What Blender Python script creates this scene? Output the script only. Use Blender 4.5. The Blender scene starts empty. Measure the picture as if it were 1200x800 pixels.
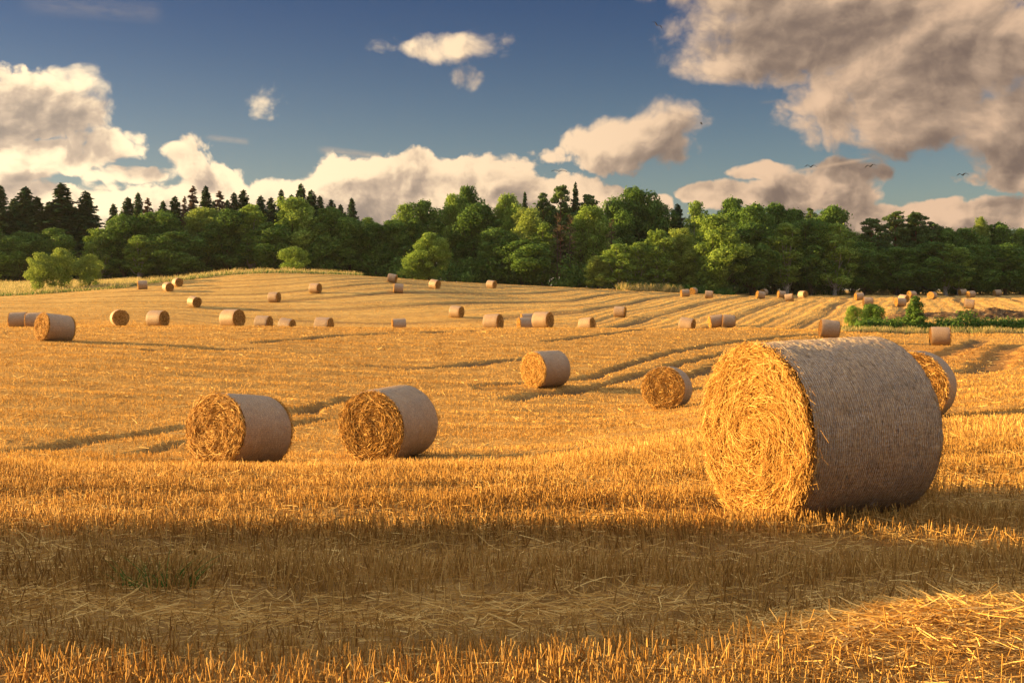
import bpy, math, random
import numpy as np
from math import radians as rad, sin, cos, tan, atan, atan2, sqrt, pi
D = bpy.data
SC = bpy.context.scene
COL = SC.collection
rng = np.random.default_rng(7)
random.seed(7)

# ------------------------------------------------------------------ camera
EYE = 1.7
FPX = 1300.0                      # focal length in pixels of a 1200 px wide picture
PITCH = atan(60 / FPX)
cam_d = D.cameras.new('camera'); cam_d.sensor_width = 36; cam_d.lens = 36 * FPX / 1200
cam_d.clip_start = 0.1; cam_d.clip_end = 20000
cam = D.objects.new('camera', cam_d); COL.objects.link(cam)
cam.location = (0, 0, EYE); cam.rotation_euler = (pi / 2 - PITCH, 0, 0)
SC.camera = cam

def ray(px, py):
    a = (px - 600) / FPX; b = (400 - py) / FPX
    return np.array([a, cos(PITCH) + b * sin(PITCH), -sin(PITCH) + b * cos(PITCH)])
def P(px, py, d):
    r = ray(px, py); return np.array([r[0] / r[1] * d, d, EYE + r[2] / r[1] * d])

# ------------------------------------------------------------------ light
SUN_EL, SUN_AZ = rad(11.0), rad(-82)      # azimuth clockwise from +Y
SUN_DIR = np.array([sin(SUN_AZ) * cos(SUN_EL), cos(SUN_AZ) * cos(SUN_EL), sin(SUN_EL)])
sl = D.lights.new('sun', 'SUN'); sl.energy = 5.0; sl.angle = rad(0.6); sl.color = (1.0, 0.635, 0.235)
so = D.objects.new('sun', sl); COL.objects.link(so)
from mathutils import Vector
so.rotation_euler = Vector(SUN_DIR).to_track_quat('Z', 'Y').to_euler()
SC.view_settings.view_transform = 'Standard'; SC.view_settings.look = 'None'
SC.view_settings.exposure = 1.9; SC.view_settings.gamma = 1.0
SC.view_settings.use_curve_mapping = False
SKY_STRENGTH = 0.05

# ------------------------------------------------------------------ node expressions
class E:
    def __init__(s, nt, sock): s.nt = nt; s.s = sock
    def _m(s, op, *o, clamp=False):
        n = s.nt.nodes.new('ShaderNodeMath'); n.operation = op; n.use_clamp = clamp
        for i, v in enumerate((s,) + o):
            if isinstance(v, E): s.nt.links.new(v.s, n.inputs[i])
            else: n.inputs[i].default_value = v
        return E(s.nt, n.outputs[0])
    def __add__(s, o): return s._m('ADD', o)
    def __sub__(s, o): return s._m('SUBTRACT', o)
    def __mul__(s, o): return s._m('MULTIPLY', o)
    def __truediv__(s, o): return s._m('DIVIDE', o)
    def __neg__(s): return s._m('MULTIPLY', -1.0)
    __radd__ = __add__; __rmul__ = __mul__
    def __rsub__(s, o): return (-s) + o
    def max(s, o): return s._m('MAXIMUM', o)
    def smax(s, o, k):
        n = s._m('SMOOTH_MAX', o, k); return n
    def min(s, o): return s._m('MINIMUM', o)
    def pow(s, o): return s._m('POWER', o)
    def f(s, op, *o): return s._m(op, *o)
    def clamp(s): return s._m('ADD', 0.0, clamp=True)
    def smooth(s, a, b, t0=0.0, t1=1.0):
        n = s.nt.nodes.new('ShaderNodeMapRange'); n.interpolation_type = 'SMOOTHSTEP'
        s.nt.links.new(s.s, n.inputs[0])
        for i, v in enumerate((a, b, t0, t1)):
            if isinstance(v, E): s.nt.links.new(v.s, n.inputs[i + 1])
            else: n.inputs[i + 1].default_value = v
        return E(s.nt, n.outputs[0])
    def lin(s, a, b, t0=0.0, t1=1.0):
        e = s.smooth(a, b, t0, t1); e.s.node.interpolation_type = 'LINEAR'; return e
def vec(nt, x, y, z=0.0):
    n = nt.nodes.new('ShaderNodeCombineXYZ')
    for i, v in enumerate((x, y, z)):
        if isinstance(v, E): nt.links.new(v.s, n.inputs[i])
        else: n.inputs[i].default_value = v
    return E(nt, n.outputs[0])
def sep(e):
    n = e.nt.nodes.new('ShaderNodeSeparateXYZ'); e.nt.links.new(e.s, n.inputs[0])
    return [E(e.nt, o) for o in n.outputs]
def noise(v, scale, detail=4, rough=0.5, dim='3D', dist=0.0, lac=2.0, col=False, w=None):
    n = v.nt.nodes.new('ShaderNodeTexNoise'); n.noise_dimensions = dim
    if dim != '1D': v.nt.links.new(v.s, n.inputs['Vector'])
    else: v.nt.links.new(v.s, n.inputs['W'])
    n.inputs['Scale'].default_value = scale; n.inputs['Detail'].default_value = detail
    n.inputs['Roughness'].default_value = rough; n.inputs['Distortion'].default_value = dist
    n.inputs['Lacunarity'].default_value = lac
    return E(v.nt, n.outputs[1 if col else 0])
def voro(v, scale, feature='SMOOTH_F1', detail=0, rough=0.5, dim='3D', smooth=0.6, rnd=1.0):
    n = v.nt.nodes.new('ShaderNodeTexVoronoi'); n.voronoi_dimensions = dim; n.feature = feature
    v.nt.links.new(v.s, n.inputs['Vector']); n.inputs['Scale'].default_value = scale
    n.inputs['Detail'].default_value = detail; n.inputs['Roughness'].default_value = rough
    if feature == 'SMOOTH_F1': n.inputs['Smoothness'].default_value = smooth
    n.inputs['Randomness'].default_value = rnd
    return E(v.nt, n.outputs['Distance'])
def mixc(nt, f, a, b, blend='MIX'):
    n = nt.nodes.new('ShaderNodeMix'); n.data_type = 'RGBA'; n.blend_type = blend; n.clamp_factor = True
    for i, v in ((0, f), (6, a), (7, b)):
        if isinstance(v, E): nt.links.new(v.s, n.inputs[i])
        elif i == 0: n.inputs[i].default_value = v
        else: n.inputs[i].default_value = (v[0], v[1], v[2], 1)
    return E(nt, n.outputs[2])
def ramp(e, stops, interp='LINEAR'):
    n = e.nt.nodes.new('ShaderNodeValToRGB'); r = n.color_ramp; r.interpolation = interp
    while len(r.elements) < len(stops): r.elements.new(0.5)
    for el, (p, c) in zip(r.elements, stops):
        el.position = p; el.color = (c[0], c[1], c[2], 1)
    e.nt.links.new(e.s, n.inputs[0]); return E(e.nt, n.outputs[0])

# ------------------------------------------------------------------ sky with cumulus clouds
def build_sky():
    w = D.worlds.new('World'); SC.world = w; w.use_nodes = True
    nt = w.node_tree; nt.nodes.clear()
    tc = nt.nodes.new('ShaderNodeTexCoord')
    sky = nt.nodes.new('ShaderNodeTexSky'); sky.sky_type = 'NISHITA'; sky.sun_disc = False
    sky.sun_elevation = SUN_EL; sky.sun_rotation = SUN_AZ
    sky.air_density = 1.0; sky.dust_density = 0.35; sky.ozone_density = 3.0; sky.altitude = 200
    X, Y, Z = sep(E(nt, tc.outputs['Generated']))
    az = X.f('ARCTAN2', Y); hor = (X * X + Y * Y).f('SQRT'); el = Z / hor.max(0.02)
    # cloud density: soft bodies placed by direction, broken up by noise (two cheap node groups)
    def group(name, outs, build):
        G = D.node_groups.new(name, 'ShaderNodeTree')
        G.interface.new_socket('p', in_out='INPUT', socket_type='NodeSocketVector')
        for o in outs: G.interface.new_socket(o, in_out='OUTPUT', socket_type='NodeSocketFloat')
        gi = G.nodes.new('NodeGroupInput'); go = G.nodes.new('NodeGroupOutput')
        for r, sock in zip(build(G, E(G, gi.outputs[0])), go.inputs): G.links.new(r.s, sock)
        def call(q):
            g = nt.nodes.new('ShaderNodeGroup'); g.node_tree = G; nt.links.new(q.s, g.inputs[0])
            return [E(nt, o) for o in g.outputs]
        return call
    def bodies(G, p):
        tot = None
        for (cx, cy, rx, ry, wt) in CLOUDS:
            ua = atan((cx - 600) / FPX); va = (340 - cy) / FPX * cos(ua); ru = rx / FPX * cos(ua) ** 2; rv = ry / FPX
            n = G.nodes.new('ShaderNodeVectorMath'); n.operation = 'MULTIPLY_ADD'; G.links.new(p.s, n.inputs[0])
            n.inputs[1].default_value = (1 / ru, 1 / rv, 0); n.inputs[2].default_value = (-ua / ru, -va / rv, 0)
            m = G.nodes.new('ShaderNodeVectorMath'); m.operation = 'DOT_PRODUCT'
            G.links.new(n.outputs[0], m.inputs[0]); G.links.new(n.outputs[0], m.inputs[1])
            b = E(G, m.outputs['Value']).f('MULTIPLY_ADD', -0.6 * wt, 0.6 * wt)
            tot = b if tot is None else tot.smax(b, 0.10)
        return [tot.max(-0.6)]
    def detail(G, p):
        x, y, _ = sep(p)
        q = vec(G, x, y * 1.15)
        n1 = noise(q, 14.0, 9, 0.61, '2D')
        pf = voro(q, 30.0, 'F1', 3.0, 0.55, '2D')
        low = noise(q, 11.0, 2.0, 0.5, '2D')
        return [(n1 - 0.5) * 1.0 + (0.42 - pf) * 0.36 + 0.06, low]
    fb = group('cloud_bodies', ['v'], bodies); fd = group('cloud_detail', ['v', 'low'], detail)
    p0 = vec(nt, az, el)
    wr, wg, _ = sep(noise(p0, 8.0, 4, 0.55, '2D', col=True))
    warp = vec(nt, az + (wr - 0.5) * 0.045, el + (wg - 0.5) * 0.028)
    def off(q, du, dv):
        n = nt.nodes.new('ShaderNodeVectorMath'); n.operation = 'ADD'; nt.links.new(q.s, n.inputs[0]); n.inputs[1].default_value = (du, dv, 0)
        return E(nt, n.outputs[0])
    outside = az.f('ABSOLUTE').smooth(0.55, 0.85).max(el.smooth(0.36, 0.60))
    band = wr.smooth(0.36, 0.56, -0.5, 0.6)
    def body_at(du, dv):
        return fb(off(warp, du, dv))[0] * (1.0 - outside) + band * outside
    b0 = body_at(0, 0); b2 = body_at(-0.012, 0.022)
    n0, l0 = fd(warp); n1, _ = fd(off(warp, -0.006, 0.007)); n2, l2 = fd(off(warp, -0.014, 0.022))
    d0 = b0 + n0; d1 = b0 + n1; d2 = b2 + n2
    soft = az.smooth(0.0, 0.25) * el.smooth(0.08, 0.14)
    shred = el.smooth(0.125, 0.18) * az.smooth(-0.42, -0.34) * az.smooth(0.24, 0.13)   # the small high clouds are torn and thin
    alpha = d0.smooth(-0.03 - soft * 0.06 - shred * 0.08, 0.16 + soft * 0.20 + shred * 0.36)
    rel1 = d0 - d1.max(-0.05)
    lit = 0.54 + rel1 * (1.45 - soft * 0.55) + (l0 - l2) * (2.5 - soft * 0.7) + (b0 - b2.max(-0.2)) * 1.05 - (b0 - 0.22) * 0.55 - (l0 - 0.5) * 0.8
    thin = 1.0 - d0.smooth(0.02, 0.40)
    lit = (lit + thin * 0.30).smooth(-0.25, 1.15)
    left = az.smooth(-0.42, 0.36)           # clouds near the sun are brighter
    hi = mixc(nt, left, (1.62, 1.26, 0.80), (0.95, 0.64, 0.42))
    lo = mixc(nt, left, (0.48, 0.385, 0.31), (0.25, 0.178, 0.142))
    mid = mixc(nt, left, (0.88, 0.67, 0.48), (0.54, 0.38, 0.27))
    # out of view: unseen bright white clouds, added to lift the fill light
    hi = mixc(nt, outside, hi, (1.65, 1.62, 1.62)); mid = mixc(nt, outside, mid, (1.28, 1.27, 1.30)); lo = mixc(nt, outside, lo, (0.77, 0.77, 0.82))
    zen = el.smooth(0.1, 1.2, 0.42, 1.6) * outside + (1.0 - outside)     # added cloud fill strongest overhead, duller towards the horizon behind
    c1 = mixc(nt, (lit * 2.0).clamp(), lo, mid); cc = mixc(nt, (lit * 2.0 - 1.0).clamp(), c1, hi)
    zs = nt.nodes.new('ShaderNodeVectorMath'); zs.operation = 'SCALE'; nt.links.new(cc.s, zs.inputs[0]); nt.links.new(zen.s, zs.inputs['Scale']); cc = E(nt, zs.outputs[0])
    # wisps and a vapour trail
    def streak(x0, y0, x1, y1, wd, amp):
        a0, a1 = atan((x0 - 600) / FPX), atan((x1 - 600) / FPX); e0, e1 = (340 - y0) / FPX * cos(a0), (340 - y1) / FPX * cos(a1)
        L = sqrt((a1 - a0) ** 2 + (e1 - e0) ** 2); tx, ty = (a1 - a0) / L, (e1 - e0) / L
        s = ((az - a0) * tx + (el - e0) * ty) * (1 / L)
        t = ((az - a0) * -ty + (el - e0) * tx) * (1 / (wd / FPX))
        prof = (1.0 - (t.f('ABSOLUTE') * 1.0)).clamp()
        prof = prof * (s.smooth(0.0, 0.25) * s.smooth(1.0, 0.9)) 
        nn = noise(vec(nt, az, el * 3.0), 60.0, 3, 0.6, '2D').smooth(0.25, 0.65, 0.45, 1.0)
        return prof * nn * amp
    wisp = streak(370, 176, 452, 186, 6, 0.6) + streak(240, 162, 296, 168, 4.5, 0.4) \
        + streak(885, 123, 925, 119, 2.5, 0.2) + streak(20, 8, 200, 20, 14, 0.14)
    horizon = mixc(nt, left, (1.25, 0.98, 0.66), (0.40, 0.36, 0.34))
    # blue graded a little deeper, as through a polarising filter
    sk = E(nt, sky.outputs[0])
    tint = nt.nodes.new('ShaderNodeMix'); tint.data_type = 'RGBA'; tint.blend_type = 'MULTIPLY'; tint.inputs[0].default_value = 1
    nt.links.new(sk.s, tint.inputs[6]); 
    grad = mixc(nt, el.smooth(0.02, 0.30), SKY_LOW, SKY_HIGH)
    grad = mixc(nt, az.smooth(-0.45, 0.3, 1.0, 0.0) , grad, mixc(nt, 1.0, grad, (1.18, 1.06, 1.0), 'MULTIPLY'))
    nt.links.new(grad.s, tint.inputs[7]); sk = E(nt, tint.outputs[2])
    glow = el.smooth(0.0, 0.085, 0.8, 0.0)
    inv = 1.0 / SKY_STRENGTH
    def scale(c, k): 
        n = nt.nodes.new('ShaderNodeVectorMath'); n.operation = 'SCALE'; nt.links.new(c.s, n.inputs[0]); n.inputs['Scale'].default_value = k
        return E(nt, n.outputs[0])
    K = inv * CLOUD_GAIN
    base = mixc(nt, glow * 0.8, sk, scale(horizon, K * 0.55))
    base = mixc(nt, wisp.clamp(), base, scale(mid, K))
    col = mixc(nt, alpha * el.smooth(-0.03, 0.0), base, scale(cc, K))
    col = mixc(nt, streak(912, 205, 1024, 185.5, 3.0, 0.6).clamp(), col, scale(hi, K * 0.8))
    bg = nt.nodes.new('ShaderNodeBackground'); bg.inputs[1].default_value = SKY_STRENGTH
    nt.links.new(col.s, bg.inputs[0])
    o = nt.nodes.new('ShaderNodeOutputWorld'); nt.links.new(bg.outputs[0], o.inputs[0])
    w.cycles.sampling_method = 'MANUAL'; w.cycles.sample_map_resolution = 512
CLOUD_GAIN = 0.225
SKY_LOW, SKY_HIGH = (0.66, 0.56, 0.48), (0.235, 0.25, 0.34)
CLOUDS = [  # photo px: centre, radii, weight
 (30,112,92,42,1.05),(92,140,46,28,.9),(45,135,56,28,1.05),(0,130,70,52,1.0),(125,168,50,24,.75),(40,184,125,22,1.0),(0,195,80,32,1.),(160,205,66,16,.85),
 (215,190,42,30,.8),(245,212,70,20,.9),(120,246,290,34,1.25),(300,232,110,28,1.1),(235,234,200,30,1.1),
 (420,214,72,34,1.),(500,208,74,34,1.),(455,238,150,36,1.25),(440,266,110,22,1.),(560,262,120,22,1.),(700,262,110,18,.9),(560,207,76,32,1.),(600,230,130,34,1.25),(660,218,58,28,.95),(700,232,60,22,.95),
 (772,238,28,14,.55),(535,62,58,19,.8),(490,62,40,10,.6),(582,55,26,20,.38),(449,57,20,11,.22),(546,91,20,13,.22),(322,128,26,18,.26),(336,141,20,12,.15),
 (718,166,86,33,1.05),(776,148,48,42,1.),(700,174,74,28,.85),(655,180,46,16,.55),(790,176,34,26,.7),
 (890,206,36,11,.65),(842,226,42,13,.7),(945,230,100,22,1.05),(982,216,44,24,.85),(1030,212,18,12,.45),(880,234,60,14,.6),
 (1060,258,190,22,1.15),(1165,254,100,26,1.),(1120,266,120,20,.9),
 (895,72,100,44,1.15),(846,88,56,22,.8),(965,15,160,66,1.3),(870,20,70,44,.9),(1020,60,110,76,1.2),(1120,60,190,105,1.3),(1005,134,104,48,1.1),(1075,156,94,42,1.1),(1185,140,110,62,1.15),
 (1195,205,66,26,.85),(1128,213,34,10,.45),(788,40,26,30,.25),(800,2,26,12,.4),(880,-40,180,48,1.),(832,88,30,12,.5)]
build_sky()

# ------------------------------------------------------------------ materials
def new_mat(name):
    m = D.materials.new(name); m.use_nodes = True; nt = m.node_tree; nt.nodes.clear()
    out = nt.nodes.new('ShaderNodeOutputMaterial'); return m, nt, out
def attr(nt, name):
    n = nt.nodes.new('ShaderNodeAttribute'); n.attribute_name = name; return n
def objrand(nt):
    n = nt.nodes.new('ShaderNodeObjectInfo'); return E(nt, n.outputs['Random'])
def bump(nt, h, strength=0.5, dist=0.02, normal=None):
    n = nt.nodes.new('ShaderNodeBump'); n.inputs['Strength'].default_value = strength; n.inputs['Distance'].default_value = dist
    nt.links.new(h.s, n.inputs['Height'])
    return n.outputs[0]
def principled(nt, out, col, rough=0.85, spec=0.2, normal=None):
    b = nt.nodes.new('ShaderNodeBsdfPrincipled')
    if isinstance(col, E): nt.links.new(col.s, b.inputs['Base Color'])
    else: b.inputs['Base Color'].default_value = (*col, 1)
    b.inputs['Roughness'].default_value = rough; b.inputs['Specular IOR Level'].default_value = spec
    if normal is not None: nt.links.new(normal, b.inputs['Normal'])
    if out is not None: nt.links.new(b.outputs[0], out.inputs[0])
    return b
def leafy(name, lo, mid, hi, trans=0.35, spec=0.15):
    """thin stalks and leaves: colour runs along the 'tone' attribute of each blade, some light passes through"""
    m, nt, out = new_mat(name)
    a = attr(nt, 'tone'); t = E(nt, a.outputs['Fac'])
    t = t + (objrand(nt) - 0.5) * 0.22
    c = ramp(t, [(0.0, lo), (0.5, mid), (1.0, hi)])
    b = principled(nt, None, c, 0.7, spec)
    tr = nt.nodes.new('ShaderNodeBsdfTranslucent'); nt.links.new(c.s, tr.inputs[0])
    mx = nt.nodes.new('ShaderNodeMixShader'); mx.inputs[0].default_value = trans
    nt.links.new(b.outputs[0], mx.inputs[1]); nt.links.new(tr.outputs[0], mx.inputs[2])
    nt.links.new(mx.outputs[0], out.inputs[0]); return m

M = {}
M['straw'] = leafy('straw', (0.27, 0.130, 0.028), (0.60, 0.345, 0.085), (0.88, 0.62, 0.22), 0.28)
M['bale_straw'] = leafy('bale_straw', (0.22, 0.095, 0.016), (0.46, 0.24, 0.05), (0.78, 0.50, 0.16), 0.15)
M['dry_grass'] = leafy('dry_grass', (0.230, 0.196, 0.069), (0.483, 0.391, 0.161), (0.713, 0.575, 0.299), 0.4)
M['green_grass'] = leafy('green_grass', (0.04, 0.09, 0.015), (0.07, 0.16, 0.025), (0.11, 0.22, 0.04), 0.4)
M['oak_leaf'] = leafy('oak_leaf', (0.046, 0.095, 0.018), (0.095, 0.184, 0.030), (0.161, 0.268, 0.049), 0.32, 0.1)
M['birch_leaf'] = leafy('birch_leaf', (0.106, 0.178, 0.028), (0.211, 0.325, 0.053), (0.351, 0.471, 0.090), 0.38, 0.1)
M['willow_leaf'] = leafy('willow_leaf', (0.137, 0.200, 0.039), (0.263, 0.348, 0.066), (0.389, 0.474, 0.105), 0.5, 0.1)
M['needle'] = leafy('needle', (0.021, 0.054, 0.018), (0.044, 0.093, 0.028), (0.075, 0.141, 0.044), 0.12, 0.1)
M['pine_needle'] = leafy('pine_needle', (0.046, 0.086, 0.023), (0.083, 0.145, 0.036), (0.141, 0.207, 0.056), 0.2, 0.1)
M['dead_needle'] = leafy('dead_needle', (0.074, 0.042, 0.029), (0.126, 0.074, 0.050), (0.178, 0.119, 0.080), 0.2, 0.1)
M['heather'] = leafy('twigs', (0.09, 0.065, 0.04), (0.16, 0.11, 0.07), (0.24, 0.18, 0.11), 0.3)
def bark(name, a, b):
    m, nt, out = new_mat(name); tc = nt.nodes.new('ShaderNodeTexCoord'); o = E(nt, tc.outputs['Object'])
    x, y, z = sep(o); v = vec(nt, x * 4.0, y * 4.0, z)
    n = noise(v, 2.5, 5, 0.6); principled(nt, out, ramp(n, [(0.35, a), (0.65, b)]), 0.9, 0.1, bump(nt, n, 0.6, 0.05)); return m
M['bark'] = bark('bark', (0.035, 0.025, 0.018), (0.11, 0.085, 0.06))
M['pine_bark'] = bark('pine_bark', (0.07, 0.035, 0.02), (0.22, 0.10, 0.05))
M['birch_bark'] = bark('birch_bark', (0.12, 0.10, 0.08), (0.50, 0.47, 0.42))

# ------------------------------------------------------------------ terrain height
COLS = {  # photo column -> (distance, height) or (distance, photo row as string)
 0:   [(0,0),(8,0),(12,-.32),(20,-1.4),(35,-1.2),(54,-.72),(68,'381.5'),(80,-1.3),(92,-1.4),(104,-1.2),(135,'358'),(165,'347'),(176,'344'),(225,'331'),(260,3.4)],
 150: [(0,0),(8,0),(12,-.32),(20,-1.5),(35,-1.4),(54,-.90),(70,'381.5'),(82,-1.1),(100,-1.2),(135,'358'),(160,'339.5'),(176,'333'),(225,'328'),(260,3.9)],
 300: [(0,0),(8,0),(12,-.32),(20,-1.5),(40,-1.58),(56,-1.10),(72,'381'),(79,-.95),(90,-1.5),(104,-2.1),(118,-1.6),(145,'352'),(165,'330'),(183,'316.5'),(205,5.0),(230,4.6),(260,4.2)],
 450: [(0,0),(8,0),(12,-.30),(20,-1.47),(35,-1.88),(52,-1.6),(75,'382'),(90,-1.7),(106,-2.6),(120,-1.9),(140,'356'),(160,'332'),(176,'324.5'),(200,4.0),(230,3.7),(260,3.6)],
 600: [(0,0),(8,0),(12,-.28),(20,-1.42),(35,-2.07),(42,-1.97),(56,-1.7),(75,'383'),(90,-1.45),(104,-2.2),(112,-2.0),(125,'370'),(150,'355'),(190,'338'),(205,'333.5'),(235,2.9),(260,2.9)],
 750: [(0,0),(8,0),(12,-.22),(20,-1.1),(35,-2.2),(50,-2.05),(65,-1.6),(80,'382'),(95,-1.9),(105,-2.25),(114,-2.1),(130,'370'),(160,'355'),(190,'345'),(215,'339.5'),(240,1.9),(260,1.9)],
 900: [(0,0),(8,0),(12,-.1),(20,-.8),(30,-1.4),(50,-2.2),(68,-1.9),(86,'383.5'),(100,-1.9),(112,-2.0),(130,'371'),(160,'357'),(188,'350'),(235,'344.5'),(260,1)],
 1050:[(0,0),(8,0),(12,-.05),(22,-.9),(35,-1.6),(55,-2.35),(80,'403'),(100,-1.98),(125,-1.4),(170,-.26),(240,'344.5'),(260,.9)],
 1200:[(0,0),(8,0.03),(12,.0),(22,-.7),(35,-1.4),(55,-2.3),(80,'403'),(100,-1.98),(125,-1.4),(170,-.26),(240,'344.5'),(260,.9)]}
DG = np.exp(np.linspace(np.log(1.0), np.log(420), 700))
def _table():
    us, tab = [], []
    for px, lst in COLS.items():
        d, z = [], []
        for dd, v in lst:
            if isinstance(v, str): v = P(px, float(v), dd)[2]
            d.append(dd); z.append(v)
        f = np.interp(DG, d, z)
        k = np.exp(-0.5 * (np.arange(-24, 25) / 7.0) ** 2); k /= k.sum()
        f = np.convolve(np.pad(f, 24, mode='edge'), k, mode='valid')
        us.append((px - 600) / FPX); tab.append(f)
    return np.array(us), np.array(tab)
US, TAB = _table()
def _catmull():
    uf = np.linspace(US[0], US[-1], 121); out = np.zeros((121, len(DG)))
    h = US[1] - US[0]
    for i, u in enumerate(uf):
        t = (u - US[0]) / h; k = min(int(t), len(US) - 2); t -= k
        p0, p1, p2, p3 = (TAB[max(0, min(len(US) - 1, k + j))] for j in (-1, 0, 1, 2))
        m1, m2 = (p2 - p0) / 2, (p3 - p1) / 2
        out[i] = (2*t**3-3*t**2+1)*p1 + (t**3-2*t**2+t)*m1 + (-2*t**3+3*t**2)*p2 + (t**3-t**2)*m2
    return uf, out
UF, TF = _catmull()
def vnoise(x, y, seed=0):
    """smooth value noise in numpy"""
    xi = np.floor(x).astype(np.int64); yi = np.floor(y).astype(np.int64); fx = x - xi; fy = y - yi
    fx = fx * fx * (3 - 2 * fx); fy = fy * fy * (3 - 2 * fy)
    def h(a, b):
        n = (a * 374761393 + b * 668265263 + seed * 1442695041) & 0x7fffffff
        n = ((n ^ (n >> 13)) * 1274126177) & 0x7fffffff
        return ((n ^ (n >> 16)) & 0xffff) / 65535.0
    return (h(xi, yi) * (1 - fx) + h(xi + 1, yi) * fx) * (1 - fy) + (h(xi, yi + 1) * (1 - fx) + h(xi + 1, yi + 1) * fx) * fy
def fbm(x, y, oct=4, seed=0, rough=0.5):
    s = 0; a = 1; t = 0
    for i in range(oct):
        s = s + a * vnoise(x * 2 ** i, y * 2 ** i, seed + i * 17); t += a; a *= rough
    return s / t
def H0(x, y):
    x = np.asarray(x, float); y = np.asarray(y, float)
    r = np.sqrt(x * x + y * y)
    yy = np.maximum(y, r * 0.55); u = x / np.maximum(yy, 0.3)
    d = np.clip(yy, 1.0, 419)
    ui = np.clip((u - UF[0]) / (UF[1] - UF[0]), 0, 119.999); di = (np.log(d) - np.log(DG[0])) / (np.log(DG[1]) - np.log(DG[0]))
    di = np.clip(di, 0, len(DG) - 1.001); a = ui.astype(int); b = di.astype(int); fa = ui - a; fb = di - b
    z = (TF[a, b] * (1 - fa) + TF[a + 1, b] * fa) * (1 - fb) + (TF[a, b + 1] * (1 - fa) + TF[a + 1, b + 1] * fa) * fb
    front = np.clip((y / np.maximum(r, .01) + 0.2) / 0.6, 0, 1)
    return z * front
def sstep(a, b, x):
    t = np.clip((x - a) / (b - a), 0, 1); return t * t * (3 - 2 * t)

# wheel tracks and furrows, given as lines on the ground
def ground_at(px, py, dmin=4.0, dmax=260.0):
    """first point of the terrain the photo's pixel looks at"""
    d = np.exp(np.linspace(np.log(dmin), np.log(dmax), 1600)); r = ray(px, py)
    x = r[0] / r[1] * d; z = EYE + r[2] / r[1] * d; g = H0(x, d)
    below = np.nonzero(z <= g)[0]
    k = below[0] if len(below) else len(d) - 1
    return np.array([x[k], d[k], g[k]])
TRACKS = [  # polylines in photo px, half width m, depth m
 ([(0,533),(60,522),(140,512),(212,500),(340,488),(400,470),(450,462)], .24, .19),
 ([(150,532),(212,520),(345,498),(400,490)], .22, .16),
 ([(560,452),(640,447),(690,443),(740,425),(800,410),(850,402),(960,392)], .30, .18),
 ([(600,468),(670,458),(720,448),(780,430),(850,414),(900,404)], .30, .18),
 ([(560,455),(670,460),(760,464)], .3, .13),
 ([(800,444),(850,424),(880,412)], .35, .18),
 ([(640,400),(720,391),(860,383)], .3, .12),
 ([(300,402),(420,391),(560,388)], .35, .14),
 ([(0,396),(100,400),(200,404)], .3, .1),
 ([(180,410),(330,408),(400,412)], .35, .12),
 ([(440,430),(500,432),(580,424),(620,420)], .4, .12),
 ([(0,560),(90,556),(200,551)], .16, .05),
 ([(120,545),(215,541)], .2, .06),
 ([(1090,420),(1130,408),(1150,398)], .7, .18),
 ([(1128,437),(1160,432),(1170,415),(1185,405)], .9, .22),
 ([(500,532),(620,530),(700,526),(780,518)], .16, .06),
]
TR = []
for pts, hw, dp in TRACKS:
    g = [ground_at(*p)[:2] for p in pts]
    q = []
    for i in range(len(g) - 1):
        n = 6
        for t in range(n):
            q.append(g[i] * (1 - t / n) + g[i + 1] * (t / n))
    q.append(g[-1]); q = np.array(q)
    for _ in range(4): q[1:-1] = (q[:-2] + 2 * q[1:-1] + q[2:]) / 4
    TR.append((q, hw, dp))
def track_field(x, y):
    """returns (depth, amount)"""
    dep = np.zeros_like(x); amt = np.zeros_like(x)
    for k, (q, hw, dp) in enumerate(TR):
        m = (x > q[:, 0].min() - 2) & (x < q[:, 0].max() + 2) & (y > q[:, 1].min() - 2) & (y < q[:, 1].max() + 2)
        if not m.any(): continue
        xx, yy = x[m], y[m]; best = np.full(xx.shape, 1e9)
        for i in range(len(q) - 1):
            a, b = q[i], q[i + 1]; ab = b - a; L = (ab ** 2).sum() + 1e-9
            t = np.clip(((xx - a[0]) * ab[0] + (yy - a[1]) * ab[1]) / L, 0, 1)
            best = np.minimum(best, np.hypot(xx - a[0] - t * ab[0], yy - a[1] - t * ab[1]))
        wob = 0.55 + 0.9 * vnoise(xx * 0.8, yy * 0.8, 91 + k)
        f = 1 - sstep(hw * 0.6 * wob, hw * 1.5 * wob, best)
        dep[m] = np.maximum(dep[m], f * dp); amt[m] = np.maximum(amt[m], f)
    return dep, amt
def row_coord(x, y):
    """distance across the combine rows in metres: along x on the left hill, swinging away to the right"""
    s = x + 38
    g = np.where(s < 0, 0.10 * s, 0.10 * s + 0.030 * s * s); sl = np.where(s < 0, 0.10, 0.10 + 0.060 * s)
    smax = 2.9; sc = (smax - .1) / .060
    g = np.where(s > sc, 0.10 * sc + 0.030 * sc * sc + smax * (s - sc), g); sl = np.minimum(sl, smax)
    far = sstep(75, 95, y)
    R = (y - 150 - g) / np.sqrt(1 + sl * sl)
    return R
def rows(x, y):
    """swath ridges on the far hill, 0..1, plus soft long bands nearby"""
    R = row_coord(x, y) + (fbm(x * .05, y * .05, 3, 5) - .5) * 2.6
    a = np.clip(0.5 + 0.5 * np.sin(R * 2 * pi / 4.6) * (.35 + 1.1 * vnoise(x * .09, y * .09, 18)) + (fbm(x * .5, y * .5, 3, 19) - .5) * .5, 0, 1); b = 0.5 + 0.5 * np.sin(R * 2 * pi / 1.53 + 1.0)
    tram = sstep(0.90, 0.99, 0.5 + 0.5 * np.cos(R * 2 * pi / 9.2)) * (0.4 + 0.6 * vnoise(x * .06, y * .06, 8))
    return a, b, tram
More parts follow.
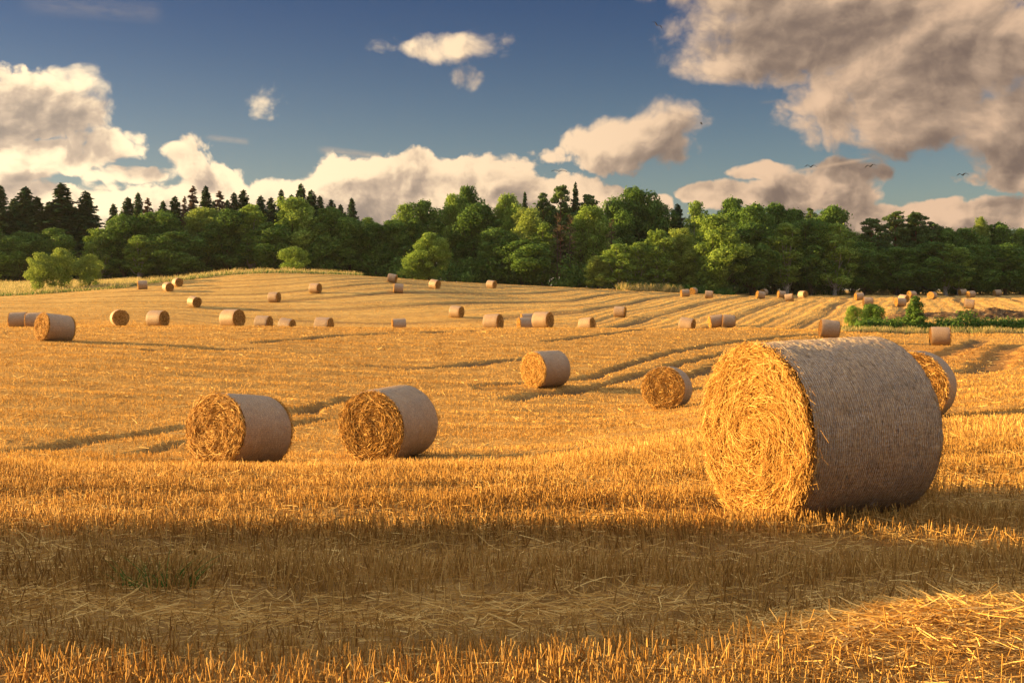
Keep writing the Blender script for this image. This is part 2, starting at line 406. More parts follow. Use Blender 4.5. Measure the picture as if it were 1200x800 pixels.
def near_bands(x, y):
    yy = y - 0.03 * x + (fbm(x * .25, y * .25, 2, 31) - .5) * 0.9
    return 0.5 + 0.5 * np.sin(yy * 2 * pi / 1.45 + 0.6 * np.sin(yy * 0.7))
def mid_bands(x, y):
    return 0.5 * near_bands(x * .7, y * .5 + 2.2 * fbm(x * .07, y * .12, 3, 61)) * (.4 + 1.2 * vnoise(x * .12, y * .2, 62)) + .55 * fbm(x * .10, y * .75, 4, 63)
def windrow(x, y):
    """heap of loose straw running in from the right of the foreground"""
    c = 5.25 + 0.10 * (x - 2.5); w = 0.42 + 0.10 * np.clip(x - 1, 0, 2)
    return np.exp(-((y - c) / w) ** 2) * sstep(0.2, 2.2, x) * (0.75 + 0.5 * fbm(x * 2, y * 2, 3, 3))
def flat_band(x, y):
    """strip of flattened straw across the shaded foreground"""
    c = 5.95 - 0.07 * (x + 1.5) + 0.12 * np.sin(x * 1.3)
    return np.exp(-((y - c) / 0.24) ** 2) * sstep(1.6, 0.3, x)
def Hf(x, y):
    """full terrain height with rows, ruts and clods"""
    x = np.asarray(x, float); y = np.asarray(y, float); z = H0(x, y)
    far = sstep(85, 105, y) * sstep(250, 225, y)
    a, b, tram = rows(x, y)
    z = z + far * ((a - .5) * .085 + (b - .5) * .075 - tram * .22)
    mid = sstep(9, 14, y) * (1 - sstep(70, 85, y))
    z = z + mid * ((fbm(x * .35, y * .9, 3, 12) - .5) * .12 + (mid_bands(x, y) - .5) * .09)
    nr = 1 - sstep(10, 14, y)
    z = z + nr * ((fbm(x * 1.2, y * 2.2, 4, 2) - .5) * .07 + (near_bands(x, y) - .5) * .03)
    z = z + windrow(x, y) * .12 - flat_band(x, y) * .03
    dep, _ = track_field(x, y)
    return z - dep

def mesh_from(name, V, F, mats, parent=None, attrs=None, smooth=False, loc=None):
    me = D.meshes.new(name); V = np.asarray(V, np.float32); F = np.asarray(F, np.int32); n = F.shape[1]
    me.vertices.add(len(V)); me.vertices.foreach_set('co', V.ravel())
    me.loops.add(F.size); me.loops.foreach_set('vertex_index', F.ravel())
    me.polygons.add(len(F)); me.polygons.foreach_set('loop_start', np.arange(0, F.size, n, dtype=np.int32))
    try: me.polygons.foreach_set('loop_total', np.full(len(F), n, np.int32))
    except Exception: pass
    me.update(calc_edges=True); 
    if smooth: me.polygons.foreach_set('use_smooth', np.ones(len(F), bool))
    for k, a in (attrs or {}).items():
        a = np.asarray(a, np.float32)
        if a.ndim == 2:
            at = me.attributes.new(k, 'FLOAT_VECTOR', 'POINT'); at.data.foreach_set('vector', a.ravel())
        else:
            at = me.attributes.new(k, 'FLOAT', 'POINT' if len(a) == len(V) else 'FACE'); at.data.foreach_set('value', a)
    for m in (mats if isinstance(mats, list) else [mats]): me.materials.append(m)
    o = D.objects.new(name, me); COL.objects.link(o)
    if parent is not None: o.parent = parent
    if loc is not None: o.location = loc
    return o
def tag(o, label=None, cat=None, group=None, kind=None):
    for k, v in (('label', label), ('category', cat), ('group', group), ('kind', kind)):
        if v: o[k] = v
    return o

# ------------------------------------------------------------------ ground sheet
def build_ground():
    ang = np.concatenate([np.radians(np.linspace(-180, -42, 60))[:-1], np.radians(np.linspace(-42, -29, 40))[:-1],
                          np.radians(np.linspace(-29, 29, 820)), np.radians(np.linspace(29, 42, 40))[1:], np.radians(np.linspace(42, 180, 60))[1:]])
    rad_ = np.concatenate([np.linspace(0.4, 4, 12)[:-1], np.exp(np.linspace(np.log(4), np.log(30), 230))[:-1],
                           np.linspace(30, 262, 640)[:-1], np.exp(np.linspace(np.log(262), np.log(9000), 40))])
    A, R = np.meshgrid(ang, rad_); x = R * np.sin(A); y = R * np.cos(A)
    z = np.empty_like(x); amt = np.empty_like(x)
    z = Hf(x.ravel(), y.ravel()).reshape(x.shape)
    _, amt = track_field(x.ravel(), y.ravel())
    amt = amt.reshape(x.shape)
    beyond = sstep(262, 420, R); z = z * (1 - beyond) + beyond * 1.2
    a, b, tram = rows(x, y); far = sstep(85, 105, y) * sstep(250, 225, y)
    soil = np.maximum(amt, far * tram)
    nr, na = x.shape
    V = np.stack([x, y, z], -1).reshape(-1, 3)
    i = np.arange(nr - 1)[:, None] * na + np.arange(na - 1)[None, :]
    F = np.stack([i, i + 1, i + 1 + na, i + na], -1).reshape(-1, 4)
    # close the middle with a small fan of quads
    c = len(V); V = np.vstack([V, [[0, 0, float(Hf(np.array([0.]), np.array([0.1]))[0])]]])
    k = np.arange(0, na - 2, 2); fan = np.stack([np.full(len(k), c), k + 2, k + 1, k], -1)
    F = np.vstack([F, fan])
    patch = np.clip(sstep(0, 1, 1 - ((x - 32) / 16) ** 2 - ((y - 68) / 14) ** 2), 0, 1)
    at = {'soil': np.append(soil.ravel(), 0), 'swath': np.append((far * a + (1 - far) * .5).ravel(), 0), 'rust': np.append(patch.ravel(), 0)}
    m, nt, out = new_mat('stubble_ground')
    geo = nt.nodes.new('ShaderNodeNewGeometry'); p = E(nt, geo.outputs['Position']); X, Y, Z = sep(p)
    p2 = vec(nt, X, Y, 0.0)
    n1 = noise(p2, 0.12, 4, 0.55); n2 = noise(p2, 1.1, 5, 0.6); n3 = noise(p2, 9.0, 5, 0.65)
    n4 = noise(vec(nt, X * 0.4, Y, 0.0), 30.0, 3, 0.6)
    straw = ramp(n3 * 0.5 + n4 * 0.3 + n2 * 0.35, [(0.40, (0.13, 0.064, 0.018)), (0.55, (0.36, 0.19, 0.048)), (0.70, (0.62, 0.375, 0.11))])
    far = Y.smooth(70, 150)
    pale = ramp(n3 * 0.4 + n2 * 0.4 + n1 * 0.3, [(0.40, (0.29, 0.17, 0.05)), (0.68, (0.62, 0.41, 0.135))])  # distant ground coloured paler, in place of haze in the air
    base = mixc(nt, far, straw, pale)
    earth = mixc(nt, n2, (0.10, 0.056, 0.026), (0.21, 0.125, 0.055))
    near = Y.smooth(9, 16, 1.0, 0.0)
    s = E(nt, attr(nt, 'soil').outputs['Fac'])
    sn = (s * 0.9 + (near * (0.32 + (n3 - 0.5) * 1.6))).clamp()
    c = mixc(nt, sn, base, earth)
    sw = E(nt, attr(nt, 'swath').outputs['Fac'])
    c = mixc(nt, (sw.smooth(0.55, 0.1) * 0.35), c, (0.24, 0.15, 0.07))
    ru = E(nt, attr(nt, 'rust').outputs['Fac'])
    c = mixc(nt, ru * 0.6, c, (0.42, 0.20, 0.05))
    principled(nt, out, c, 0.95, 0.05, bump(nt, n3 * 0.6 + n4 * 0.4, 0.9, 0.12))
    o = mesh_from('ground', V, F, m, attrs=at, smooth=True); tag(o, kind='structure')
build_ground()

# ------------------------------------------------------------------ blades: stubble, loose straw, grass
def blades(base, direc, length, width, tone, bend=None, prism=False, taper=0.8, seg=1, facing=None):
    """ribbons (or 3-sided stalks) from base along direc; all arrays of N"""
    N = len(base); direc = direc / np.linalg.norm(direc, axis=1, keepdims=True)
    r = rng.normal(size=(N, 3)) if facing is None else facing
    side = np.cross(direc, r); side /= np.linalg.norm(side, axis=1, keepdims=True) + 1e-9
    up = np.cross(side, direc)
    K = 3 if prism else 2
    offs = []
    if prism:
        for k in range(3):
            t = 2 * pi * k / 3; offs.append(side * cos(t) + up * sin(t))
    else: offs = [side, -side]
    V = []
    for s in range(seg + 1):
        t = s / seg; c = base + direc * (length * t)[:, None]
        if bend is not None: c = c + bend * (t * t * length)[:, None]
        w = width * 0.5 * (1 - (1 - taper) * t)
        for o in offs: V.append(c + o * w[:, None])
    V = np.stack(V, 1).reshape(-1, 3); n = (seg + 1) * K
    st = np.arange(N)[:, None] * n; F = []
    for s in range(seg):
        for k in range(K if prism else 1):
            a, b = s * K + k, s * K + (k + 1) % K
            F.append(st + np.array([[a, b, b + K, a + K]]))
    F = np.stack(F, 1).reshape(-1, 4)
    return V, F, np.repeat(tone, n)
class Acc:
    def __init__(s): s.V, s.F, s.T, s.n = [], [], [], 0
    def add(s, r):
        V, F, T = r; s.V.append(V); s.F.append(F + s.n); s.T.append(T); s.n += len(V)
    def build(s, name, mat, parent=None, loc=None):
        return mesh_from(name, np.vstack(s.V), np.vstack(s.F), mat, parent, {'tone': np.concatenate(s.T)}, loc=loc)
BALE_FOOT = []   # (x, y, radius) filled before the stubble is sown
def build_stubble():
    def sow(N, d0, d1, spread=0.54, margin=1.2):
        d = np.exp(rng.uniform(np.log(d0), np.log(d1), N)); x = rng.uniform(-1, 1, N) * (spread * d + margin); return x, d
    acc = Acc()
    # standing stalks in drilled rows
    for (N, d0, d1, prism) in ((125000, 4.0, 13, True), (380000, 13, 90, False), (420000, 90, 247, False)):
        if prism:
            d = np.sqrt(rng.uniform(d0 ** 2, d1 ** 2, N)); x = rng.uniform(-1, 1, N) * (0.54 * d + 1.0)
        else: x, d = sow(N, d0, d1)
        y = d.copy()
        if d0 < 20:   # rows 13 cm apart, running almost along x
            yr = y - 0.03 * x; yr2 = np.round(yr / .14) * .14 + rng.normal(0, .028, N); y = yr2 + 0.03 * x
        _, ta = track_field(x, y); a, b, tram = rows(x, y)
        far = sstep(90, 110, y)
        dens = np.where(y < 20, 0.35 + 0.65 * near_bands(x, y), (0.25 + 0.95 * fbm(x * .25, y * 1.0, 3, 44)) * (.12 + 1.05 * mid_bands(x, y)))
        dens = dens * (1 - 0.9 * ta) * (1 - far * np.clip(0.85 * tram + 0.42 * (1 - a) + .18 * (1 - b), 0, 1))
        dens *= (1 - 0.85 * np.clip(flat_band(x, y) * 1.3, 0, 1)) * (1 - 0.97 * np.clip(windrow(x, y) * 1.6, 0, 1))
        dens *= np.where(y < 14, sstep(.25, .5, fbm(x * 1.3, y * 2.6, 3, 77)) * .7 + .3, 1)
        keep = rng.uniform(size=N) < dens
        for (bx, by, br) in BALE_FOOT: keep &= np.hypot(x - bx, y - by) > br
        # no stubble on the grass margin or behind the forest edge
        keep &= ~margin_mask(x, y)
        x, y, far = x[keep], y[keep], far[keep]; n = len(x); z = Hf(x, y)
        hgt = rng.uniform(.06, .165, n) * (0.75 + 0.4 * fbm(x * .8, y * .8, 2, 9)) * np.where(y < 20, 0.75 + .4 * near_bands(x, y), .75 + .4 * mid_bands(x, y))
        if not prism: hgt *= (.64 + .36 * sstep(24, 14, y)) * (1 - .18 * far)
        wd = np.maximum(rng.uniform(.0038, .0078, n), y * .00042 * rng.uniform(.7, 1.5, n))
        lean = rng.normal(0, .25 if prism else .24, (n, 3)); lean[:, 2] = 1
        tone = np.clip(rng.normal(.5, .22 - .1 * sstep(12, 24, y), n) * (1 - .3 * far) + .24 * far + (fbm(x * .3, y * .6, 3, 21) - .5) * .6 - .55 * np.exp(-((x - 30) / 6) ** 2 - ((y - 68) / 11) ** 2), 0, 1)  # far stalks toned paler too, haze put into the colour
        fc = rng.normal(size=(n, 3)); fc[:, 2] *= .2
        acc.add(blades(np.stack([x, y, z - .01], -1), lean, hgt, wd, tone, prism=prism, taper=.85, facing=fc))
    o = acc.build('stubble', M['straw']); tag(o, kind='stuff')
    # loose straw lying about
    acc = Acc()
    for (N, d0, d1, L0, L1, w, fl) in ((62000, 4.0, 12, .04, .20, .0045, .06), (26000, 12, 75, .08, .30, .007, .04)):
        d = np.sqrt(rng.uniform(d0 ** 2, d1 ** 2, N)) if d1 < 20 else np.exp(rng.uniform(np.log(d0), np.log(d1), N))
        x = rng.uniform(-1, 1, N) * (0.54 * d + 1); y = d
        keep = rng.uniform(size=N) < 0.45 + 0.5 * flat_band(x, y) + .4 * windrow(x, y)
        for (bx, by, br) in BALE_FOOT: keep &= np.hypot(x - bx, y - by) > br
        keep &= windrow(x, y) < .25
        x, y = x[keep], y[keep]; n = len(x); z = Hf(x, y) + rng.uniform(0, fl, n) ** 1
        th = rng.normal(0, .9, n); dr = np.stack([np.cos(th), np.sin(th), rng.normal(0, .18, n)], -1)
        dr *= rng.choice([-1, 1], n)[:, None]; dr[:, 2] = rng.normal(0.04, .18, n)
        acc.add(blades(np.stack([x, y, z], -1), dr, rng.uniform(L0, L1, n), np.maximum(w, y * .0005) * rng.uniform(.7, 1.4, n),
                       np.clip(rng.normal(.58, .22, n), 0, 1), bend=rng.normal(0, .25, (n, 3)) * [1, 1, .4], seg=2, taper=.8))
    # the heap of straw at the right and the flattened strip
    for (N, fn, bx, by, hmul, L) in ((60000, windrow, (0.2, 4.3), (4.1, 6.4), .07, (.04, .16)), (5000, flat_band, (-3.6, 1.4), (5.4, 6.8), .05, (.05, .18))):
        x = rng.uniform(*bx, N); y = rng.uniform(*by, N); f = fn(x, y); k = rng.uniform(size=N) < f; x, y, f = x[k], y[k], f[k]; n = len(x)
        z = Hf(x, y) + rng.uniform(0, 1, n) * hmul * f + .01
        th = rng.normal(0.15, .8, n); s_ = rng.choice([-1, 1], n)
        dr = np.stack([np.cos(th) * s_, np.sin(th) * s_, rng.normal(-0.02, .12, n)], -1)
        acc.add(blades(np.stack([x, y, z], -1), dr, rng.uniform(*L, n), rng.uniform(.0035, .0065, n),
                       np.clip(rng.normal(.55, .24, n), 0, 1), bend=rng.normal(0, .35, (n, 3)) * [1, 1, .5], seg=3, taper=.8))
    o = acc.build('loose_straw', M['straw']); tag(o, kind='stuff')
def margin_mask(x, y):
    px = 600 + FPX * x / y
    dm = np.interp(px, [-150, 0, 150, 175, 215, 260, 300, 380, 425], [163, 164, 166, 175, 176, 178, 181, 182, 190])
    return (px < 425) & (y > dm)

# ------------------------------------------------------------------ round bales
R_B, L_B = 0.65, 1.22
def net_material():
    m, nt, out = new_mat('net_wrap'); uv = nt.nodes.new('ShaderNodeAttribute'); uv.attribute_name = 'wrap'
    U, Vv, _ = sep(E(nt, uv.outputs['Vector']))     # metres along the axis, metres round the bale
    p = vec(nt, U, Vv, objrand(nt) * 9.0)
    wob = noise(vec(nt, U * 2.0, Vv * 1.3, 0.0), 4.0, 3, .55)
    # straw under the net: streaks running round the bale
    st = noise(vec(nt, U * 6.0, Vv, objrand(nt) * 9.0), 16.0, 5, 0.7)
    fine = noise(p, 45.0, 4, 0.7)
    straw = ramp(st * .6 + fine * .4, [(0.36, (0.08, 0.038, 0.011)), (0.50, (0.30, 0.165, 0.055)), (0.68, (0.64, 0.42, 0.18))])
    # knitted net: pillar threads round the bale, zigzags between them
    ph = (U + wob * .030) * (1 / 0.0185); fr = ph.f('FRACT'); tri = (fr - .5).f('ABSOLUTE') * 2.0
    zig = ((Vv * (1 / 0.035)).f('FRACT') - .5).f('ABSOLUTE') * 2.0
    thread = tri.smooth(0.50, 0.85)
    cross = (tri - zig).f('ABSOLUTE').smooth(0.22, 0.04)
    brk = noise(vec(nt, U * 1.0, Vv * 1.0, 3.0), 60.0, 2, .6).smooth(.38, .62) * noise(p, 5.0, 3, .6).smooth(.32, .6, .45, 1.0)
    net = (thread * 0.95).max(cross * 0.55) * (0.25 + brk * .75)
    weather = noise(p, 3.2, 3, .6)
    c = mixc(nt, (net * 0.60), straw, (0.80, 0.76, 0.69))
    c = mixc(nt, weather.smooth(.35, .75) * .3, c, (0.22, 0.17, 0.12))
    principled(nt, out, c, 0.55, 0.35, bump(nt, net * .5 + st * .7 + fine * .3, 0.8, 0.012)); return m
M['net'] = net_material()
def core_material():
    m, nt, out = new_mat('packed_straw'); tc = nt.nodes.new('ShaderNodeTexCoord'); o = E(nt, tc.outputs['Object'])
    X, Y, Z = sep(o); r = (Y * Y + Z * Z).f('SQRT'); a = Y.f('ARCTAN2', Z)
    n = noise(vec(nt, r * 14.0, a * 1.6, X * 2.0), 1.6, 5, .65, dist=.6); f = noise(o, 22.0, 4, .7)
    c = ramp(n * .6 + f * .45, [(0.40, (0.03, 0.013, 0.004)), (0.56, (0.12, 0.055, 0.015)), (0.75, (0.42, 0.25, 0.08))])
    principled(nt, out, c, .9, .1, bump(nt, n + f * .6, 1.0, .04)); return m
M['core'] = core_material()
def bale_meshes(seed, nstrand, swd, nring, nax, fringe=0, sides=(-1,), sag=0.03, body=0):
    """returns wrap (V,F,attr), core (V,F), strands. Axis along X, the end at -X looks at -X."""
    g = np.random.default_rng(seed)
    th = np.linspace(0, 2 * pi, nring, endpoint=False)
    def rad_at(x, t):
        q = 1 + .012 * np.sin(2 * t + seed) + .010 * np.sin(3 * t + x * 2) + .016 * (fbm(t * 3 + seed, x * 4 + 50, 3, seed) - .5)
        edge = np.clip((np.abs(x) - (L_B / 2 - .10)) / .10, 0, 1); q = q - .035 * edge ** 2
        flat = np.clip(-np.cos(t) - .93, 0, 1)     # t=0 is up
        return R_B * (q - flat * .55)
    xs = np.linspace(-L_B / 2, L_B / 2, nax)
    A, X = np.meshgrid(th, xs); Rr = rad_at(X, A) * 1.004
    ring = (fbm(A * 40 / pi, X * 30, 3, seed + 5) - .5) * .016 if nax > 10 else 0
    Rr = Rr + ring
    V = np.stack([X, Rr * np.sin(A), Rr * np.cos(A)], -1).reshape(-1, 3)
    i = np.arange(nax - 1)[:, None] * nring + np.arange(nring)[None, :]; j = np.arange(nax - 1)[:, None] * nring + (np.arange(nring)[None, :] + 1) % nring
    F = np.stack([i, j, j + nring, i + nring], -1).reshape(-1, 4)
    wrap = np.stack([X, (A - pi) * R_B, np.zeros_like(X)], -1).reshape(-1, 3)
    # end discs, dished and lumpy
    CV, CF, n0 = [], [], 0
    nr2 = max(4, nring // 6)
    for s in (-1, 1):
        rr = np.linspace(0.02, 1, nr2); A2, Q = np.meshgrid(th, rr)
        R2 = rad_at(np.full_like(A2, s * L_B / 2), A2) * Q * .995
        lump = (fbm(A2 * 3 + seed, Q * 8, 4, seed + 7) - .5) * .05 * (1 - Q ** 8) + .012 * (1 - Q ** 4)
        Xd = s * (L_B / 2 + lump - .012)
        v = np.stack([Xd, R2 * np.sin(A2), R2 * np.cos(A2)], -1).reshape(-1, 3)
        i = np.arange(nr2 - 1)[:, None] * nring + np.arange(nring)[None, :]; j = np.arange(nr2 - 1)[:, None] * nring + (np.arange(nring)[None, :] + 1) % nring
        f = np.stack([i, i + nring, j + nring, j], -1).reshape(-1, 4)
        if s > 0: f = f[:, ::-1]
        CV.append(v); CF.append(f + n0); n0 += len(v)
        c = np.arange(0, nring, 2); 
        ce = np.array([[s * (L_B / 2 + .02), 0, 0]]); CV.append(ce)
        ff = np.stack([np.full(len(c), n0), c + (n0 - len(v)), (c + 1) % nring + (n0 - len(v)), (c + 2) % nring + (n0 - len(v))], -1); 
        if s > 0: ff = ff[:, ::-1]
        CF.append(ff); n0 += 1
    # side of the packed straw, just inside the wrap, joins the two ends
    ra = (nr2 - 1) * nring; rb = nr2 * nring + 1 + (nr2 - 1) * nring; q = np.arange(nring); q1 = (q + 1) % nring
    CF.append(np.stack([ra + q, ra + q1, rb + q1, rb + q], -1))
    core = (np.vstack(CV), np.vstack(CF))
    acc = Acc()
    for s in sides:
        n = nstrand; q = np.sqrt(g.uniform(0.0, 1, n)); a = g.uniform(0, 2 * pi, n); r = q * R_B * .985
        r = np.where(np.cos(a) < -.93, np.minimum(r, R_B * .94), r)
        # straw lies along the winding, some of it out of line
        off = g.normal(0, .44, n) + np.where(g.uniform(size=n) < .20, g.normal(0, 1.3, n), 0)
        L = g.uniform(.06, .24, n) * (0.55 + .45 * q)
        tang = np.stack([np.zeros(n), np.cos(a), -np.sin(a)], -1); radi = np.stack([np.zeros(n), np.sin(a), np.cos(a)], -1)
        dr = tang * np.cos(off)[:, None] + radi * np.sin(off)[:, None]; dr[:, 0] = s * g.normal(.05, .26, n)
        dep = g.uniform(-.01, 1, n) ** 2 * .06
        lumps = (fbm(a * 5 + seed, q * 9, 4, seed + 3, .65) - .5) * .12
        base = radi * r[:, None]; base[:, 0] = s * (L_B / 2 + .012 + dep + lumps * (1 - q ** 6) + .010 * (1 - q ** 4) + .010 * np.sin(2 * pi * r / .078 - a + 2 * fbm(a * 2, r * 5, 2, 4)))
        bend = -radi * (g.uniform(.3, 1.3, n) * L / np.maximum(r, .08) * .5)[:, None] + g.normal(0, .12, (n, 3))
        base = base - dr * (L * .5)[:, None]
        rr = np.hypot(base[:, 1] + dr[:, 1] * L, base[:, 2] + dr[:, 2] * L)
        k = (rr < R_B * 1.03) & (np.hypot(base[:, 1], base[:, 2]) < R_B * 1.03)
        fc = np.zeros((n, 3)); fc[:, 0] = 1; fc += g.normal(0, .45, (n, 3))
        fc = np.cross(dr, fc)
        V1, F1, T1 = blades(base[k], dr[k], L[k], (swd * g.uniform(.6, 1.5, n))[k], np.clip(g.normal(.52, .32, n), 0, 1)[k], bend=bend[k], seg=3, taper=.75, facing=np.cross(fc[k], dr[k]))
        acc.add((V1, F1, T1))
    for s in ((-1, 1) if fringe else ()):      # loose ends hanging over the rim
        n = fringe if s > 0 else fringe // 2; a = g.uniform(0, 2 * pi, n); rho = R_B * g.uniform(.93, 1.0, n)
        base = np.stack([s * (L_B / 2 - g.uniform(.0, .05, n)), rho * np.sin(a), rho * np.cos(a)], -1)
        dr = np.stack([s * g.uniform(.2, 1.0, n), g.normal(0, .7, n), g.normal(-.35, .6, n)], -1)
        acc.add(blades(base, dr, g.uniform(.03, .13, n), swd * g.uniform(.5, 1.1, n), np.clip(g.normal(.45, .22, n), 0, 1), bend=g.normal(0, .2, (n, 3)) + [0, 0, -.3], seg=2, taper=.6))
    fz = None
    if body:
        n = body; a = g.uniform(0, 2 * pi, n); x = g.uniform(-L_B / 2 + .01, L_B / 2 - .01, n); off = g.normal(0, .5, n); L = g.uniform(.015, .07, n)
        tang = np.stack([np.zeros(n), np.cos(a), -np.sin(a)], -1); radi = np.stack([np.zeros(n), np.sin(a), np.cos(a)], -1)
        dr = tang * np.cos(off)[:, None]; dr[:, 0] += np.sin(off); dr += radi * g.uniform(-.02, .09, n)[:, None]
        base = radi * (rad_at(x, a) + .002)[:, None]; base[:, 0] = x
        ac2 = Acc(); ac2.add(blades(base, dr, L, swd * g.uniform(.45, .9, n), np.clip(g.normal(.5, .25, n), 0, 1), bend=-radi * (L / R_B * .5)[:, None], seg=2, taper=.6, facing=np.cross(radi, dr)))
        fz = (np.vstack(ac2.V), np.vstack(ac2.F), np.concatenate(ac2.T))
    return (V, F, wrap), core, ((np.vstack(acc.V), np.vstack(acc.F), np.concatenate(acc.T)) if acc.V else None), fz
def make_bale(name, kit):
    (V, F, wrap), core, st, fz = kit
    e = D.objects.new(name, None); COL.objects.link(e); e.empty_display_size = .3
    # the empty stands on the ground below the bale; parts sit one radius up
    up = np.array([0, 0, R_B * .965])
    w = mesh_from('net_wrap', V + up, F, M['net'], e, {'wrap': wrap}, smooth=True)
    c = mesh_from('straw_core', core[0] + 0 * up, core[1], M['core'], e, smooth=True, loc=tuple(up))
    if st is not None: mesh_from('straw_end', st[0] + up, st[1], M['bale_straw'], e, {'tone': st[2]})
    if fz is not None: mesh_from('stray_straw', fz[0] + up, fz[1], M['net_straw'], e, {'tone': fz[2]})
    return e
M['net_straw'] = leafy('weathered_straw', (0.16, 0.11, 0.06), (0.34, 0.27, 0.18), (0.60, 0.52, 0.42), .1)
def copy_thing(o):
    c = o.copy(); COL.objects.link(c)
    for ch in o.children:
        d = ch.copy(); COL.objects.link(d); d.parent = c
    return c
def place_bale(o, x, y, face, label, group=None, scale=1.0, lscale=1.0):
    """face: where the -X end looks, degrees from 'towards the camera' round to the left"""
    if isinstance(x, str): pass
    z = float(H0(np.array([x]), np.array([y]))[0]) 
    # sit level with the ground under it
    fa = rad(face); dirv = np.array([-sin(fa), -cos(fa)])          # the straw end looks this way
    h = [float(Hf(np.array([x + dirv[0] * t]), np.array([y + dirv[1] * t]))[0]) for t in (-.45, .45)]
    pit = atan2(h[1] - h[0], .9)
    # local -X must point along dirv: yaw
    yaw = atan2(-dirv[1], -dirv[0])
    from mathutils import Matrix
    m = Matrix.Translation((x, y, (h[0] + h[1]) / 2 - .02)) @ Matrix.Rotation(yaw, 4, 'Z') @ Matrix.Rotation(pit, 4, 'Y') @ Matrix.Scale(scale, 4) @ Matrix.Scale(lscale, 4, (1, 0, 0))
    o.matrix_world = m
    tag(o, label, 'straw bale', group)
    return o
MIDG, FARG = 'round straw bales in the near part of the field', 'small round straw bales scattered over the distant field'
# (photo px centre, distance, facing angle, label)
NEAR_BALES = [
 ('hero', 964, 8.5, 67, 'huge round straw bale in the right foreground, its sunlit end facing left'),
 ('mid', 276, 19.2, 27, 'left one of the two bales side by side left of centre, brighter end'),
 ('midb', 456, 20.9, 24, 'right one of the two bales side by side left of centre, darker end'),
 ('midc', 640, 42.5, 47, 'bale with a bright golden end beside dark curving wheel tracks, centre of the field'),
 ('midb', 782, 35.0, 19, 'bale with a dark shaded end just left of the huge foreground bale'),
 ('midc', 1074, 21.6, 28, 'bale half hidden behind the right side of the huge foreground bale'),
 ('mid', 62, 54.5, 38, 'bale with a golden end near the left edge, before the ridge')]
FAR_BALES = [
 (22, 88, 80, 'small bale at the left edge of the picture, sunk behind the ridge'),
 (42, 84, 80, 'pale bale directly behind the golden ended bale at the left edge'),
 (140, 88, -28, 'bale with its round end facing the viewer behind the left ridge'),
 (184.5, 84, -70, 'pale side-on bale behind the left ridge, right of a round ended one'),
 (272, 78, -62, 'larger pale bale on the left ridge with its dark end to the right'),
 (308.5, 100, -75, 'bale sunk behind the ridge below the small one on the left hill'),
 (335, 105, -70, 'lowest sliver of a bale showing over the ridge left of centre'),
 (379, 94, -74, 'bale behind the ridge at the foot of the left hill, below one higher up'),
 (227.5, 133, -48, 'bale on the left slope with its end turned to the right, alone'),
 (168, 161, 70, 'leftmost of the three bales by the grassy bank under the left forest'),
 (197, 155, -40, 'front one of two bales touching by the grassy bank on the left'),
 (208.5, 163, -40, 'rear one of two bales touching by the grassy bank on the left'),
 (321.5, 141, -72, 'small bale half way up the left hill, left one of a level pair'),
 (369.5, 150, -68, 'small bale half way up the left hill, right one of a level pair'),
 (459, 166, -82, 'bale on the hilltop at the edge of the forest, above another bale'),
 (467, 152, 84, 'bale just below the hilltop one, in front of the pale green tree'),
 (509, 163, -55, 'bale with a lit rim right of the pale green tree at the forest edge'),
 (575.5, 186, -60, 'low distant bale at the top of the field in the centre'),
 (534.5, 124, -62, 'bale on the striped slope in the centre with its dark end right'),
 (468, 108, 78, 'thin sliver of a bale showing over the ridge in the centre'),
 (578, 92, -66, 'bale rising behind the central ridge, left of a tight cluster'),
 (618.5, 112, 80, 'hindmost bale of the cluster at the centre ridge'),
 (616, 102, 75, 'lowest bale of the cluster at the centre ridge, on its left'),
 (636, 84, -60, 'largest bale of the cluster at the centre ridge, dark end to the right'),
 (688.5, 104, -60, 'bale sunk behind the ridge, first one right of the cluster'),
 (726, 128, -72, 'bale standing alone on the slope beside two thin dark tracks'),
 (804, 103, -62, 'bale sunk behind the ridge left of a touching pair'),
 (840, 112, 86, 'left one of a touching pair of bales on the right ridge'),
 (853, 111, -86, 'right one of a touching pair of bales on the right ridge'),
 (803, 187, 84, 'bale at the forest edge, left of a pale half bale'),
 (812.5, 205, 30, 'pale low bale between two others at the forest edge'),
 (830, 184, -80, 'bale at the forest edge, right of a pale half bale'),
 (890.5, 190, 82, 'small bale with a lit bale peeping out behind it at the right forest edge'),
 (895, 215, 40, 'tiny lit bale behind another at the right forest edge'),
 (915.5, 196, 84, 'small dim bale touching a larger one before the right forest'),
 (925, 178, -72, 'larger one of two touching bales before the right forest'),
 (940.5, 199, -32, 'bale with its round end to the viewer standing against the dark right forest'),
 (1016.5, 158, -84, 'bale just above the two bushes on the right'),
 (1007, 186, 86, 'thin sliver of a bale left of the one above the bushes'),
 (1058, 178, -36, 'round ended bale up and left of the small conifer'),
 (1068, 205, 70, 'bale partly hidden behind the round ended one near the small conifer'),
 (1055, 160, 88, 'dark low bale lying left of the small conifer tip'),
 (1092, 196, 46, 'lit bale right of the small conifer against the forest'),
 (1128, 225, 84, 'left one of two bales at the far right forest edge'),
 (1137.5, 205, 72, 'bright right one of two bales at the far right forest edge'),
 (1168.5, 225, 86, 'last small bale towards the right edge before the forest'),
 (1134.5, 150, -70, 'low bale in a hollow above the heap of dark earth'),
 (970.5, 81, -86, 'square looking bale just over the top of the huge foreground bale'),
 (1101.5, 79.5, -78, 'bale standing in front of the low green hedge on the right')]
